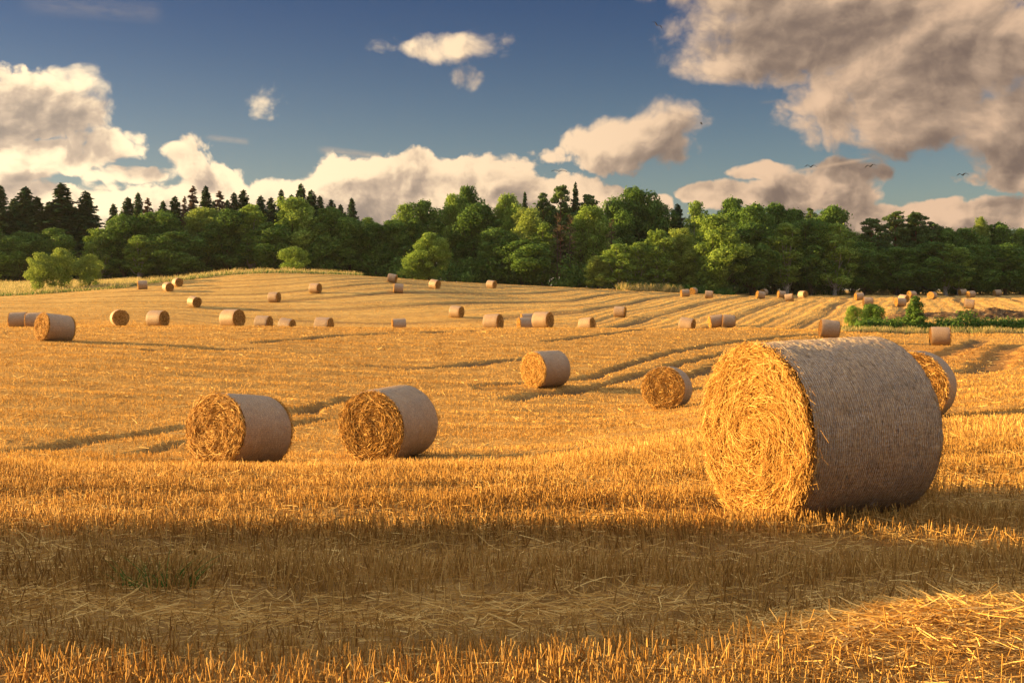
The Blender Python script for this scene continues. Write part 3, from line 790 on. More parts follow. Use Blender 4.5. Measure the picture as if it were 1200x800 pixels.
def build_bales():
    global BALE_FOOT
    kits = {'hero': bale_meshes(3, 25000, .0036, 220, 60, fringe=1400, sides=(-1,), body=4500),
            'midb': bale_meshes(12, 5600, .0078, 120, 30, fringe=450, sides=(-1,), body=0), 'midc': bale_meshes(14, 5600, .0078, 120, 30, fringe=250, sides=(-1,), body=0),
            'mid': bale_meshes(11, 5600, .0078, 120, 30, fringe=350, sides=(-1, 1), body=0)}
    proto = {}
    for kind, px, d, face, lab in NEAR_BALES:
        x = (px - 600) / FPX * d
        if kind in proto: o = copy_thing(proto[kind])
        else: o = proto[kind] = make_bale('straw_bale', kits[kind])
        place_bale(o, x, d, face, lab, MIDG, scale=dict(zip((276, 456), (1.0, 1.075))).get(px, 1.07), lscale=.88 if kind == 'hero' else 1.0)
        fa = rad(face)
        for t in np.linspace(-.55, .55, 7): BALE_FOOT.append((x - sin(fa) * t, d - cos(fa) * t, .30 if kind == 'hero' else .42))
    far = [make_bale('straw_bale', bale_meshes(s, 1300, .022, 64, 10, sides=(-1,), sag=.0)) for s in (21, 22, 23)]
    for i, (px, d, face, lab) in enumerate(FAR_BALES):
        o = far[i] if i < 3 else copy_thing(far[i % 3])
        # the strands sit at the -X end; a bale that shows its right end is turned about
        g = face if face >= 0 else face
        place_bale(o, (px - 600) / FPX * d, d, g, lab, FARG, scale=random.uniform(.98, 1.05))
build_bales()
build_stubble()

# ------------------------------------------------------------------ trees
def tube(pts, radii, sides=7):
    pts = np.array(pts, float); V, F = [], []
    for i, p in enumerate(pts):
        d = pts[min(i + 1, len(pts) - 1)] - pts[max(i - 1, 0)]; d /= np.linalg.norm(d) + 1e-9
        a = np.cross(d, [0.3, 1, 0.1]); a /= np.linalg.norm(a); b = np.cross(d, a)
        for k in range(sides):
            t = 2 * pi * k / sides; V.append(p + (a * cos(t) + b * sin(t)) * radii[i])
    for i in range(len(pts) - 1):
        for k in range(sides):
            F.append([i * sides + k, i * sides + (k + 1) % sides, (i + 1) * sides + (k + 1) % sides, (i + 1) * sides + k])
    return np.array(V), np.array(F)
def join(parts):
    V, F, n = [], [], 0
    for v, f in parts: V.append(v); F.append(f + n); n += len(v)
    return np.vstack(V), np.vstack(F)
def leafquads(g, c, nrm, size, tone, jag=.5):
    n = len(c); nrm = nrm + g.normal(0, jag, (n, 3)); nrm /= np.linalg.norm(nrm, axis=1, keepdims=True) + 1e-9
    r = g.normal(size=(n, 3)); a = np.cross(nrm, r); a /= np.linalg.norm(a, axis=1, keepdims=True) + 1e-9; b = np.cross(nrm, a)
    s = size[:, None] * .5
    V = np.stack([c - a * s * 1.25, c - b * s * .7 + nrm * s * .25, c + a * s * 1.25, c + b * s * .7 + nrm * s * .25], 1).reshape(-1, 3)
    F = np.arange(4 * n).reshape(-1, 4)
    return V, F, np.repeat(tone, 4)
def crown_lobes(g, lobes, leaf, per, droop=0.0):
    """lobes: (x,y,z,rx,rz); leaves gather on the lobes' outsides, with a few inside and strays"""
    acc = Acc()
    for (x, y, z, rx, rz) in lobes:
        n = max(30, int(per * (rx * rx) ** .9)); u = g.normal(size=(n, 3)); u /= np.linalg.norm(u, axis=1, keepdims=True)
        u = u[(u[:, 2] > -.75) | (g.uniform(size=n) < .4)]; n = len(u)
        rr = 1 - np.abs(g.normal(0, .17, n)); rr = np.where(g.uniform(size=n) < .16, rr + g.uniform(0, .38, n), rr)
        lump = 1 + .36 * (fbm(u[:, 0] * 2.2 + x * 3 + 20, u[:, 1] * 2.2 + u[:, 2] * 2 + z * 3 + 20, 2, 5) - .5) * 2
        q = u * (rr * lump)[:, None] * [rx, rx, rz] + [x, y, z]; q[:, 2] -= droop * np.hypot(u[:, 0], u[:, 1]) * rx
        size = leaf * g.uniform(.5, 1.45, n); tone = np.clip(g.normal(.45, .27, n) + .34 * (g.uniform() - .5), 0, 1)
        acc.add(leafquads(g, q, u, size, tone))
    return acc
def broad_tree(seed, h, w, base=0.14, leafm='oak_leaf', barkm='bark', leaf=.42, per=150, shape='round', nl=30, trunk=True):
    g = np.random.default_rng(seed); lobes = []
    for i in range(nl):
        t = (i + .5) / nl; zz = base + (1 - base) * t ** .85
        if shape == 'round': prof = sqrt(max(.05, 1 - (2 * (t ** .9) - .95) ** 2))
        elif shape == 'column': prof = .72 * min(1, 4 * t + .35) * (1 - t ** 4 * .8) 
        elif shape == 'cone': prof = (1 - t) ** .8 * .95 + .06
        else: prof = sqrt(max(.04, 1 - (2 * t - .7) ** 2 * .55)) * (1 if t < .8 else .8)
        a = i * 2.39996 + g.uniform(-.5, .5); r = g.uniform(.30, .78) * prof * w / 2
        if i % 4 == 3: r *= .3
        rx = w * g.uniform(.09, .21) * (0.55 + .55 * prof)
        lobes.append((cos(a) * r, sin(a) * r, min(zz * h, h - rx * .7), rx, rx * g.uniform(.7, .95)))
    acc = crown_lobes(g, lobes, leaf, per)
    tr = []
    th = h * .62; lean = g.uniform(-.05, .05, 2); tops = [np.array([lean[0] * t * h + .12 * sin(t * 7 + seed), lean[1] * t * h, t * th - .3 * (t == 0)]) for t in np.linspace(0, 1, 7)]
    tr.append(tube(tops, np.linspace(.022 * h, .008 * h, 7), 8))
    for (x, y, z, rx, rz) in lobes[::2]:
        k = min(5, max(1, int(z / h * 6 - 1))); s = tops[k]; e = np.array([x, y, z]); m = (s + e) / 2 + [0, 0, -.06 * h]
        tr.append(tube([s, m, e], [.007 * h, .005 * h, .002 * h], 5))
    return dict(crown=(acc, leafm), trunk=(join(tr), barkm))
def spruce(seed, h, w, leafm='needle', base=.08, sparse=1.0, ragged=.25):
    g = np.random.default_rng(seed); acc = Acc(); tiers = int(h * 2.6); tr = []
    C, Nn, S = [], [], []
    for i in range(tiers):
        t = i / tiers; z = h * (base + (1 - base) * t); rad_ = w / 2 * ((1 - t) ** .75) * (.72 + .4 * g.uniform()) + .2
        nb = max(4, int(11 * (1 - t) + 4) * 1); 
        for b in range(nb):
            if g.uniform() > sparse: continue
            a = 2 * pi * b / nb + i * 1.1 + g.uniform(-.25, .25); L = rad_ * (1 + g.uniform(-ragged, ragged)); dz = -L * g.uniform(.18, .42)
            m = max(5, int(L * 16)); s = g.uniform(.12, 1, m) ** .8
            wv = .30 * L * (1 - s * .75) + .08; lat = g.uniform(-1, 1, m) * wv
            x = cos(a) * s * L - sin(a) * lat; y = sin(a) * s * L + cos(a) * lat; zz = z + dz * s ** 1.3 + .16 * L * s ** 5 - np.abs(lat) * .3 + g.normal(0, .05, m)
            C.append(np.stack([x, y, zz], -1)); nn = np.tile([cos(a) * .35, sin(a) * .35, .8], (m, 1)); Nn.append(nn); S.append(g.uniform(.34, .74, m) * (1 if h > 8 else .5))
            if i % 3 == 0 and b % 2 == 0: tr.append(tube([[0, 0, z], [cos(a) * L * .8, sin(a) * L * .8, z + dz * .8]], [.04, .015], 4))
    # leading shoot
    m = 26; z = h * (1 - g.uniform(0, .07, m)); C.append(np.stack([g.normal(0, .07, m), g.normal(0, .07, m), z], -1)); Nn.append(np.tile([0, .3, .6], (m, 1))); S.append(np.full(m, .3))
    C = np.vstack(C); Nn = np.vstack(Nn); S = np.concatenate(S)
    acc.add(leafquads(g, C, Nn, S, np.clip(g.normal(.45, .2, len(C)), 0, 1), .35))
    tr.append(tube([[0, 0, -.3], [0, 0, h * .5], [0, 0, h * .99]], [.015 * h, .010 * h, .02], 7))
    return dict(crown=(acc, leafm), trunk=(join(tr), 'bark' if leafm != 'pine_needle' else 'pine_bark'))
def pine(seed, h, w, start=.42):
    g = np.random.default_rng(seed); lobes = []; tr = []
    n = 26
    for i in range(n):
        t = (i + .5) / n; z = h * (start + (1 - start) * t); prof = sqrt(max(.06, 1 - (t * 1.25 - .32) ** 2 * 1.0)) * (1 - .45 * t ** 3)
        a = i * 2.4 + g.uniform(-.4, .4); r = g.uniform(.35, .9) * prof * w / 2; rx = w * g.uniform(.11, .19)
        lobes.append((cos(a) * r, sin(a) * r, min(z, h - .3), rx, rx * g.uniform(.32, .5)))
        tr.append(tube([[0, 0, z - .08 * h], [cos(a) * r * .6, sin(a) * r * .6, z - .03 * h], [cos(a) * r, sin(a) * r, z]], [.09, .07, .03], 5))
    acc = crown_lobes(g, lobes, .36, 190)
    tr.append(tube([[0, 0, -.3], [.2, 0, h * .4], [0, .1, h * .75], [0, 0, h * .95]], [.016 * h, .012 * h, .008 * h, .03], 8))
    return dict(crown=(acc, 'pine_needle'), trunk=(join(tr), 'pine_bark'))
def bare_tree(seed, h, w):
    g = np.random.default_rng(seed); tr = [tube([[0, 0, -.3], [.1, 0, h * .5], [0, 0, h]], [.012 * h, .008 * h, .015], 6)]; acc = Acc(); C = []
    for i in range(70):
        t = g.uniform(.18, .97); a = g.uniform(0, 2 * pi); L = w / 2 * (1 - t) ** .6 * g.uniform(.5, 1.1) + .2; z = h * t
        e = np.array([cos(a) * L, sin(a) * L, z + L * g.uniform(-.1, .7)]); s = np.array([0, 0, z])
        tr.append(tube([s, (s + e) / 2 + [0, 0, -.1 * L], e], [.05, .035, .01], 4))
        m = 14; f = g.uniform(.3, 1, m)[:, None]; C.append(s + (e - s) * f + g.normal(0, .16, (m, 3)))
    C = np.vstack(C); acc.add(leafquads(g, C, np.tile([0, 0, 1.], (len(C), 1)), g.uniform(.12, .28, len(C)), np.clip(g.normal(.5, .2, len(C)), 0, 1), 1.0))
    return dict(crown=(acc, 'heather'), trunk=(join(tr), 'bark'))
PROTO = {}
KINDS_ = {   # name -> (builder, reference height)
 'round_a': lambda: broad_tree(1, 20, 13, nl=40), 'round_b': lambda: broad_tree(2, 20, 12, nl=38, leafm='oak_leaf'), 'round_c': lambda: broad_tree(3, 20, 14, nl=44, shape='egg'),
 'birch_a': lambda: broad_tree(4, 20, 9, nl=36, leafm='birch_leaf', barkm='birch_bark', leaf=.36, per=170, shape='column', base=.16),
 'birch_b': lambda: broad_tree(5, 20, 10, nl=40, leafm='birch_leaf', barkm='birch_bark', leaf=.38, shape='egg', base=.12),
 'light_a': lambda: broad_tree(6, 20, 13, nl=44, leafm='birch_leaf', leaf=.40, base=.05), 'light_b': lambda: broad_tree(7, 20, 12, nl=42, leafm='willow_leaf', leaf=.38, base=.04, shape='egg'),
 'spruce_a': lambda: spruce(8, 20, 6.6), 'spruce_b': lambda: spruce(9, 20, 5.6, ragged=.4, sparse=.88), 'spruce_c': lambda: spruce(10, 20, 7.4, ragged=.3),
 'brown_a': lambda: spruce(12, 20, 4.6, leafm='dead_needle', sparse=.55, ragged=.5),
 'pine_a': lambda: pine(13, 20, 9), 'pine_b': lambda: pine(14, 20, 8, .5),
 'bare_a': lambda: bare_tree(15, 20, 7),
 'bush_a': lambda: broad_tree(16, 8, 8, nl=22, leafm='willow_leaf', leaf=.24, per=300, base=.10, shape='egg'),
 'bush_b': lambda: broad_tree(17, 8, 9, nl=26, leafm='oak_leaf', leaf=.28, per=260, base=.06),
 'bush_c': lambda: broad_tree(18, 8, 8, nl=24, leafm='birch_leaf', leaf=.26, per=300, base=.05),
 'conifer_a': lambda: broad_tree(19, 8, 5.0, nl=34, leafm='oak_leaf', leaf=.30, per=330, base=.03, shape='cone'),
}
REFH = {k: 20 for k in KINDS_}; REFH.update(bush_a=8, bush_b=8, bush_c=8, conifer_a=8)
REFW = dict(round_a=13, round_b=12, round_c=14, birch_a=8, birch_b=10, light_a=13, light_b=12, spruce_a=6.6, spruce_b=5.6, spruce_c=7.4, brown_a=4.6, pine_a=9, pine_b=8, bare_a=7, bush_a=8, bush_b=9, bush_c=8, conifer_a=5)
TREE_NAME = {'round': 'broadleaf_tree', 'birch': 'birch_tree', 'light': 'broadleaf_tree', 'spruce': 'spruce_tree', 'brown': 'spruce_tree', 'pine': 'pine_tree', 'bare': 'bare_tree', 'bush': 'bush', 'conifer': 'young_conifer'}
def measure(e):
    """true extents of the prototype's crown: top height and width"""
    me = e.children[0].data if e.children[0].name.startswith('crown') else e.children[1].data
    co = np.empty(len(me.vertices) * 3, np.float32); me.vertices.foreach_get('co', co); co = co.reshape(-1, 3)
    return float(np.percentile(co[:, 2], 99.9)), float(np.percentile(co[:, 0], 98.5) - np.percentile(co[:, 0], 1.5))
USED = set(); DIM = {}
def tree(kind, x, y, h, w, label, cat='tree', group=None, turn=None, z=None):
    if kind not in PROTO:
        k = KINDS_[kind](); e = D.objects.new(TREE_NAME[kind.split('_')[0]], None); COL.objects.link(e)
        acc, lm = k['crown']; acc.build('crown' if 'bush' not in kind else 'foliage', M[lm], e)
        (v, f), bm = k['trunk']; mesh_from('trunk' if 'bush' not in kind else 'stem', v, f, M[bm], e, smooth=True)
        PROTO[kind] = e
        me = e.children[0].data
        for ch in e.children:
            if ch.name.startswith(('crown', 'foliage')): me = ch.data
        co = np.empty(len(me.vertices) * 3, np.float32); me.vertices.foreach_get('co', co); co = co.reshape(-1, 3)
        DIM[kind] = (float(np.percentile(co[:, 2], 99.8)), float(np.percentile(np.hypot(co[:, 0], co[:, 1]), 96) * 2))
        o = e
    else: o = copy_thing(PROTO[kind])
    hh, ww = DIM[kind]
    if z is None: z = float(H0(np.array([x]), np.array([y]))[0])
    if kind[:6] == 'spruce': w *= random.uniform(.8, 1.25); h *= random.uniform(.93, 1.02)
    sw = w / ww * (1.55 if kind[:6] in ('spruce', 'brown_') else 1.0)
    o.location = (x, y, z); o.scale = (sw, sw, h / hh); o.rotation_euler = (0, 0, random.uniform(0, 2 * pi) if turn is None else turn)
    tag(o, label, cat, group); return o
def ptree(kind, px, ytop, wpx, d, label, cat='tree', group=None):
    x = (px - 600) / FPX * d; z = float(H0(np.array([x]), np.array([d]))[0]); top = P(px, ytop, d)[2]
    return tree(kind, x, d, top - z, wpx / FPX * d, label, cat, group)
FG = 'trees along the front edge of the forest'; BG = 'trees in the depth of the forest'
G_SPR = 'dark spruces rising over the left forest'
FRONT = [ # kind, px, top row, width px, distance, label
 # left: tall dark spruces
 ('spruce_b', 4, 222, 34, 236, 'ragged dark spruce at the left edge of the picture'),
 ('spruce_c', 33, 222, 42, 238, 'broad dark spruce, first full one from the left edge'),
 ('spruce_a', 46, 226, 34, 236, 'dark spruce touching the broad one near the left edge'),
 ('spruce_b', 75, 215, 42, 236, 'tallest dark spruce of the left group, ragged, behind the two round bushes'),
 ('spruce_a', 103, 226, 42, 236, 'dark spruce on the left side of the gap in the treeline'),
 ('spruce_b', 135, 238, 22, 240, 'slender spruce just right of the gap in the left treeline'),
 ('spruce_a', 152, 231, 26, 244, 'left of two close spruces right of the treeline gap'),
 ('spruce_c', 164, 228, 26, 242, 'right of two close spruces right of the treeline gap'),
 ('spruce_c', 20, 236, 30, 244, 'low dark spruce between the two leftmost ones'),
 ('spruce_a', 60, 238, 30, 245, 'low dark spruce left of the tallest one of the left group'),
 ('spruce_c', 90, 240, 30, 246, 'low dark spruce between the tallest one and the gap'),
 ('spruce_c', 193, 238, 26, 246, 'low spruce behind the wide dark tree by the bank'),
 ('spruce_b', 252, 234, 22, 247, 'spruce squeezed between the tallest and the wide reddish ones'),
 ('spruce_c', 268, 234, 24, 248, 'low spruce left of two dark ones'),
 ('spruce_a', 319, 234, 22, 247, 'low spruce between the lone tip and the light green tree'),
 ('spruce_c', 343, 228, 26, 248, 'spruce on the left shoulder of the tallest one above the hilltop'),
 ('spruce_a', 366, 227, 26, 248, 'spruce between the tallest one and its right neighbour'),
 ('spruce_c', 400, 238, 26, 247, 'low spruce before the last ragged one'),
 ('brown_a', 175, 234, 22, 240, 'thin greyish half dead spruce in the left forest'),
 ('spruce_a', 207, 228, 28, 242, 'dark spruce left of the reddish dead ones'),
 ('brown_a', 218, 232, 14, 240, 'slim reddish dead spruce with a bare tip, left one'),
 ('brown_a', 228, 220, 22, 240, 'tallest reddish dead spruce in the left forest'),
 ('spruce_a', 243, 222, 24, 243, 'dark spruce between reddish dead ones'),
 ('brown_a', 259, 226, 26, 241, 'wide reddish dead spruce right of a dark one'),
 ('spruce_b', 276, 227, 24, 243, 'left of two dark spruces above the light green crown, left of the hilltop'),
 ('spruce_a', 287, 225, 24, 244, 'right of two dark spruces left of the hilltop'),
 ('spruce_b', 307, 228, 24, 243, 'lone spruce tip above the hilltop bank'),
 ('spruce_b', 331, 223, 26, 243, 'spruce tip over the light green tree by the hilltop'),
 ('spruce_a', 354, 212, 32, 243, 'tallest spruce above the hilltop'),
 ('spruce_b', 376, 225, 26, 243, 'spruce right of the tallest one above the hilltop'),
 ('spruce_a', 389, 230, 30, 243, 'spruce on the right shoulder of the hilltop group'),
 ('spruce_b', 413, 235, 26, 240, 'last ragged spruce left of the dip in the treeline'),
 # left: broadleaf trees in front
 ('round_b', -14, 262, 60, 226, 'dark broadleaf tree cut by the left edge'),
 ('round_a', 28, 272, 62, 226, 'dark broadleaf tree behind the left round bush'),
 ('round_c', 66, 268, 56, 225, 'dull green tree between the two round bushes'),
 ('birch_b', 118, 268, 46, 227, 'light topped tree under the gap in the left treeline'),
 ('round_b', 147, 252, 58, 228, 'dark green tree right of the treeline gap'),
 ('round_a', 190, 248, 66, 229, 'wide dark tree behind the three bales by the bank'),
 ('birch_a', 165, 276, 36, 222, 'slim grey green tree behind the three bales by the bank'),
 ('round_c', 208, 272, 64, 223, 'low dull tree above the start of the grassy bank'),
 ('light_b', 240, 244, 56, 230, 'yellowish crown below the reddish dead spruces'),
 ('round_b', 270, 246, 64, 229, 'dark tree above the middle of the grassy bank'),
 ('birch_a', 296, 240, 40, 230, 'pale trunked tree above the crest of the bank'),
 ('round_a', 316, 262, 56, 226, 'dark tree left of the small sunlit hilltop bush'),
 ('light_a', 346, 232, 68, 230, 'large light green crown below the hilltop spruces'),
 ('round_c', 386, 244, 64, 230, 'dark tree right of the sunlit hilltop bush'),
 ('round_b', 412, 256, 54, 232, 'dark tree at the left of the dip in the treeline'),
 ('round_a', 440, 262, 52, 234, 'low dark tree in the dip of the treeline'),
 # centre
 ('birch_a', 432, 255, 28, 238, 'small crown standing in the dip of the treeline'),
 ('round_b', 462, 258, 46, 234, 'shaded tree behind the hilltop edge bales'),
 ('birch_b', 474, 240, 40, 238, 'feathery light tree right of the dip'),
 ('round_a', 497, 236, 56, 238, 'bright topped broadleaf right of the dip'),
 ('light_a', 531, 228, 50, 240, 'light crown left of the tallest round crown at centre'),
 ('round_c', 548, 219, 40, 244, 'tallest dark round crown at centre left'),
 ('round_b', 560, 240, 62, 234, 'big shaded tree behind the pale green one'),
 ('light_a', 594, 228, 46, 236, 'bright yellow green tree with a tiered crown at centre'),
 ('light_b', 616, 244, 54, 228, 'sunlit wide tree at the top of the field centre'),
 ('round_b', 583, 268, 52, 226, 'round sunlit crown in front of the tiered tree'),
 ('round_a', 612, 282, 64, 221, 'dark low tree at the field edge, centre'),
 ('spruce_b', 615, 227, 16, 244, 'small spruce tip behind the sunlit centre tree'),
 ('pine_b', 636, 226, 26, 244, 'small pine top left of the pines at centre'),
 ('pine_a', 657, 218, 36, 242, 'tall pine left of the pointed spruce at centre'),
 ('spruce_a', 674, 217, 18, 243, 'pointed spruce beside the tall pine at centre'),
 ('pine_b', 689, 228, 36, 242, 'pine right of the pointed spruce'),
 ('round_a', 640, 246, 56, 250, 'dark crown behind the two bare brownish trees'),
 ('round_c', 672, 243, 54, 251, 'dark crown between the pointed spruce and the bare trees'),
 ('birch_b', 636, 262, 40, 225, 'grey green birch with light twigs, left of the bare trees'),
 ('bare_a', 653, 250, 28, 223, 'left bare brownish tree among green ones'),
 ('bare_a', 668, 252, 26, 223, 'right bare brownish tree among green ones'),
 ('light_a', 694, 242, 58, 228, 'bright yellow green tree right of the bare trees'),
 ('bare_a', 716, 258, 24, 224, 'lone bare brownish tree under the big round crown'),
 ('round_a', 742, 221, 72, 246, 'biggest round crown against the blue sky'),
 ('round_c', 722, 236, 50, 240, 'dark crown on the left shoulder of the biggest round one'),
 ('round_b', 768, 236, 50, 244, 'dark crown on the right shoulder of the biggest round one'),
 ('spruce_a', 793, 243, 26, 248, 'dark low spruce right of the biggest round crown'),
 ('birch_b', 724, 286, 44, 217, 'light grey green tree at the field edge, under the bare tree'),
 ('light_b', 700, 300, 30, 216, 'low sunlit shrubby tree at the field edge left of the light grey one'),
 ('birch_a', 748, 284, 30, 218, 'narrow tree between two grey green ones at the field edge'),
 ('birch_b', 771, 270, 44, 219, 'tall grey green tree at the field edge near three bales'),
 ('light_b', 798, 268, 48, 221, 'soft grey green tree left of the bright edge tree'),
 ('birch_a', 815, 236, 30, 236, 'slim birch top left of the big right tree'),
 ('light_a', 838, 252, 74, 217, 'big bright green tree whose crown reaches the ground beside three bales'),
 # right
 ('round_c', 858, 233, 54, 236, 'dark crowned tree above the bright edge tree'),
 ('round_a', 884, 240, 60, 230, 'tall dark tree behind the small bales, right of the bright tree'),
 ('round_b', 880, 262, 60, 222, 'shaded tree at the right forest front, behind the small bales'),
 ('round_b', 906, 239, 46, 238, 'tree with a lit tip on the right treeline'),
 ('birch_a', 920, 262, 44, 228, 'green tree with pale stems in the right forest front'),
 ('round_c', 928, 246, 54, 236, 'dark tree with a pointed tip on the right treeline'),
 ('round_a', 950, 258, 58, 230, 'bright green shaded tree behind the round ended bale'),
 ('birch_b', 978, 262, 52, 229, 'tree with pale stems left of the notch in the treeline'),
 ('round_b', 974, 242, 50, 240, 'crown left of the notch in the right treeline'),
 ('pine_b', 948, 244, 22, 244, 'small spindly pine between two crowns on the right treeline'),
 ('birch_b', 998, 272, 34, 238, 'low light crown in the notch of the right treeline'),
 ('pine_a', 1020, 256, 42, 240, 'left pine with an orange trunk right of the notch'),
 ('pine_b', 1048, 248, 42, 241, 'middle one of the three tall pines on the right'),
 ('pine_a', 1072, 250, 44, 242, 'right one of the three tall pines on the right'),
 ('spruce_a', 1068, 246, 16, 244, 'dark spruce tip behind the three pines'),
 ('pine_b', 1090, 260, 36, 240, 'sloping pine right of the three tall ones'),
 ('round_b', 1108, 268, 46, 240, 'dark low crown between the pines and the right trees'),
 ('round_c', 1130, 268, 46, 238, 'dark shaggy crown left of the bright narrow tree'),
 ('light_b', 1148, 255, 26, 242, 'bright narrow tree on the right treeline'),
 ('round_a', 1168, 262, 46, 242, 'round crown right of the bright narrow tree'),
 ('light_a', 1195, 268, 44, 240, 'light crown cut by the right edge of the picture'),
 ('round_b', 1215, 270, 50, 236, 'dark tree cut by the right edge'),
 ('round_c', 1012, 284, 58, 232, 'shaded lower tree in front of the left pine'),
 ('round_a', 1050, 290, 60, 232, 'shaded lower tree in front of the middle pine'),
 ('round_b', 1090, 284, 60, 231, 'shaded lower tree in front of the sloping pine'),
 ('birch_a', 1108, 286, 34, 230, 'tree with a white stem before the dark right forest'),
 ('birch_a', 1124, 290, 34, 230, 'second tree with a white stem before the dark right forest'),
 ('round_c', 1140, 288, 62, 231, 'shaded low tree behind the two far right bales'),
 ('round_a', 1178, 286, 64, 231, 'shaded low tree behind the last small bale'),
]
def understory():
    """shrubs and saplings that close the foot of the forest: one mass"""
    g = np.random.default_rng(77); lobes = []
    for i in range(520):
        px = g.uniform(-120, 1330); base = np.interp(px, [0, 200, 300, 450, 600, 750, 900, 1200], [229, 229, 229, 226, 216, 216, 233, 242])
        d = base + g.uniform(0, 16) + 1.5; x = (px - 600) / FPX * d
        if px < 430 or px > 860 : hmax = 7.5
        else: hmax = 6
        h = g.uniform(1.2, hmax); z = float(H0(np.array([x]), np.array([d]))[0]); r = g.uniform(1.2, 2.8)
        lobes.append((x, d, z + h * .5, r, h * .55))
    acc = crown_lobes(g, lobes, .45, 55); o = acc.build('undergrowth', M['oak_leaf']); tag(o, kind='stuff')
    # deep rows of the wood behind the front trees, reading as one dark mass
    lobes = []
    for i in range(1000):
        px = g.uniform(-160, 1370); d = g.uniform(246, 275)
        top = np.interp(px, [0, 60, 115, 130, 160, 300, 400, 432, 450, 500, 560, 650, 740, 795, 850, 930, 985, 1000, 1015, 1080, 1115, 1160, 1200],
                        [250, 250, 272, 262, 250, 244, 246, 268, 268, 246, 236, 242, 240, 258, 246, 252, 258, 280, 268, 262, 276, 270, 276]) + 4
        x = (px - 600) / FPX * d; zt = P(px, top, d)[2]; zb = 3
        z = zb + (zt - zb) * g.uniform(.0, 1) ** .8; r = g.uniform(2.0, 3.6)
        lobes.append((x, d, min(z, zt - r * .8), r, r * .9))
    acc = crown_lobes(g, lobes, .6, 30); o = acc.build('deep_forest', M['oak_leaf']); tag(o, kind='stuff')
def build_trees():
    for kind, px, top, w, d, lab in FRONT:
        ptree(kind, px, top, w, d, lab, 'tree', FG if kind[:6] != 'spruce' else G_SPR)
    understory()
    # trees and bushes standing free in the field
    ptree('bush_a', 47, 296, 34, 172, 'left half of the twin yellow green bush at the left field margin', 'bush')
    ptree('bush_a', 72, 291, 36, 173, 'right half of the twin yellow green bush, slightly taller', 'bush')
    ptree('bush_a', 106, 298, 34, 174, 'separate round yellow green bush right of the twin bush', 'bush')
    ptree('bush_c', 346, 289, 34, 205, 'small sunlit yellow green bush on the hilltop bank', 'bush')
    ptree('light_a', 503, 273, 46, 205, 'pale green rounded tree standing forward of the forest edge at centre', 'tree')
    ptree('bush_c', 484, 300, 34, 204, 'lower rounded bush leaning against the pale green tree', 'bush')
    ptree('bush_c', 999, 358, 20, 104, 'small pale green bush, leftmost in the low hedge', 'bush')
    ptree('bush_b', 1022, 356, 30, 106, 'wider dull green bush between the pale one and the young conifer', 'bush')
    ptree('conifer_a', 1072, 347, 27, 100, 'small conical green conifer standing in the low hedge', 'young conifer')
build_trees()

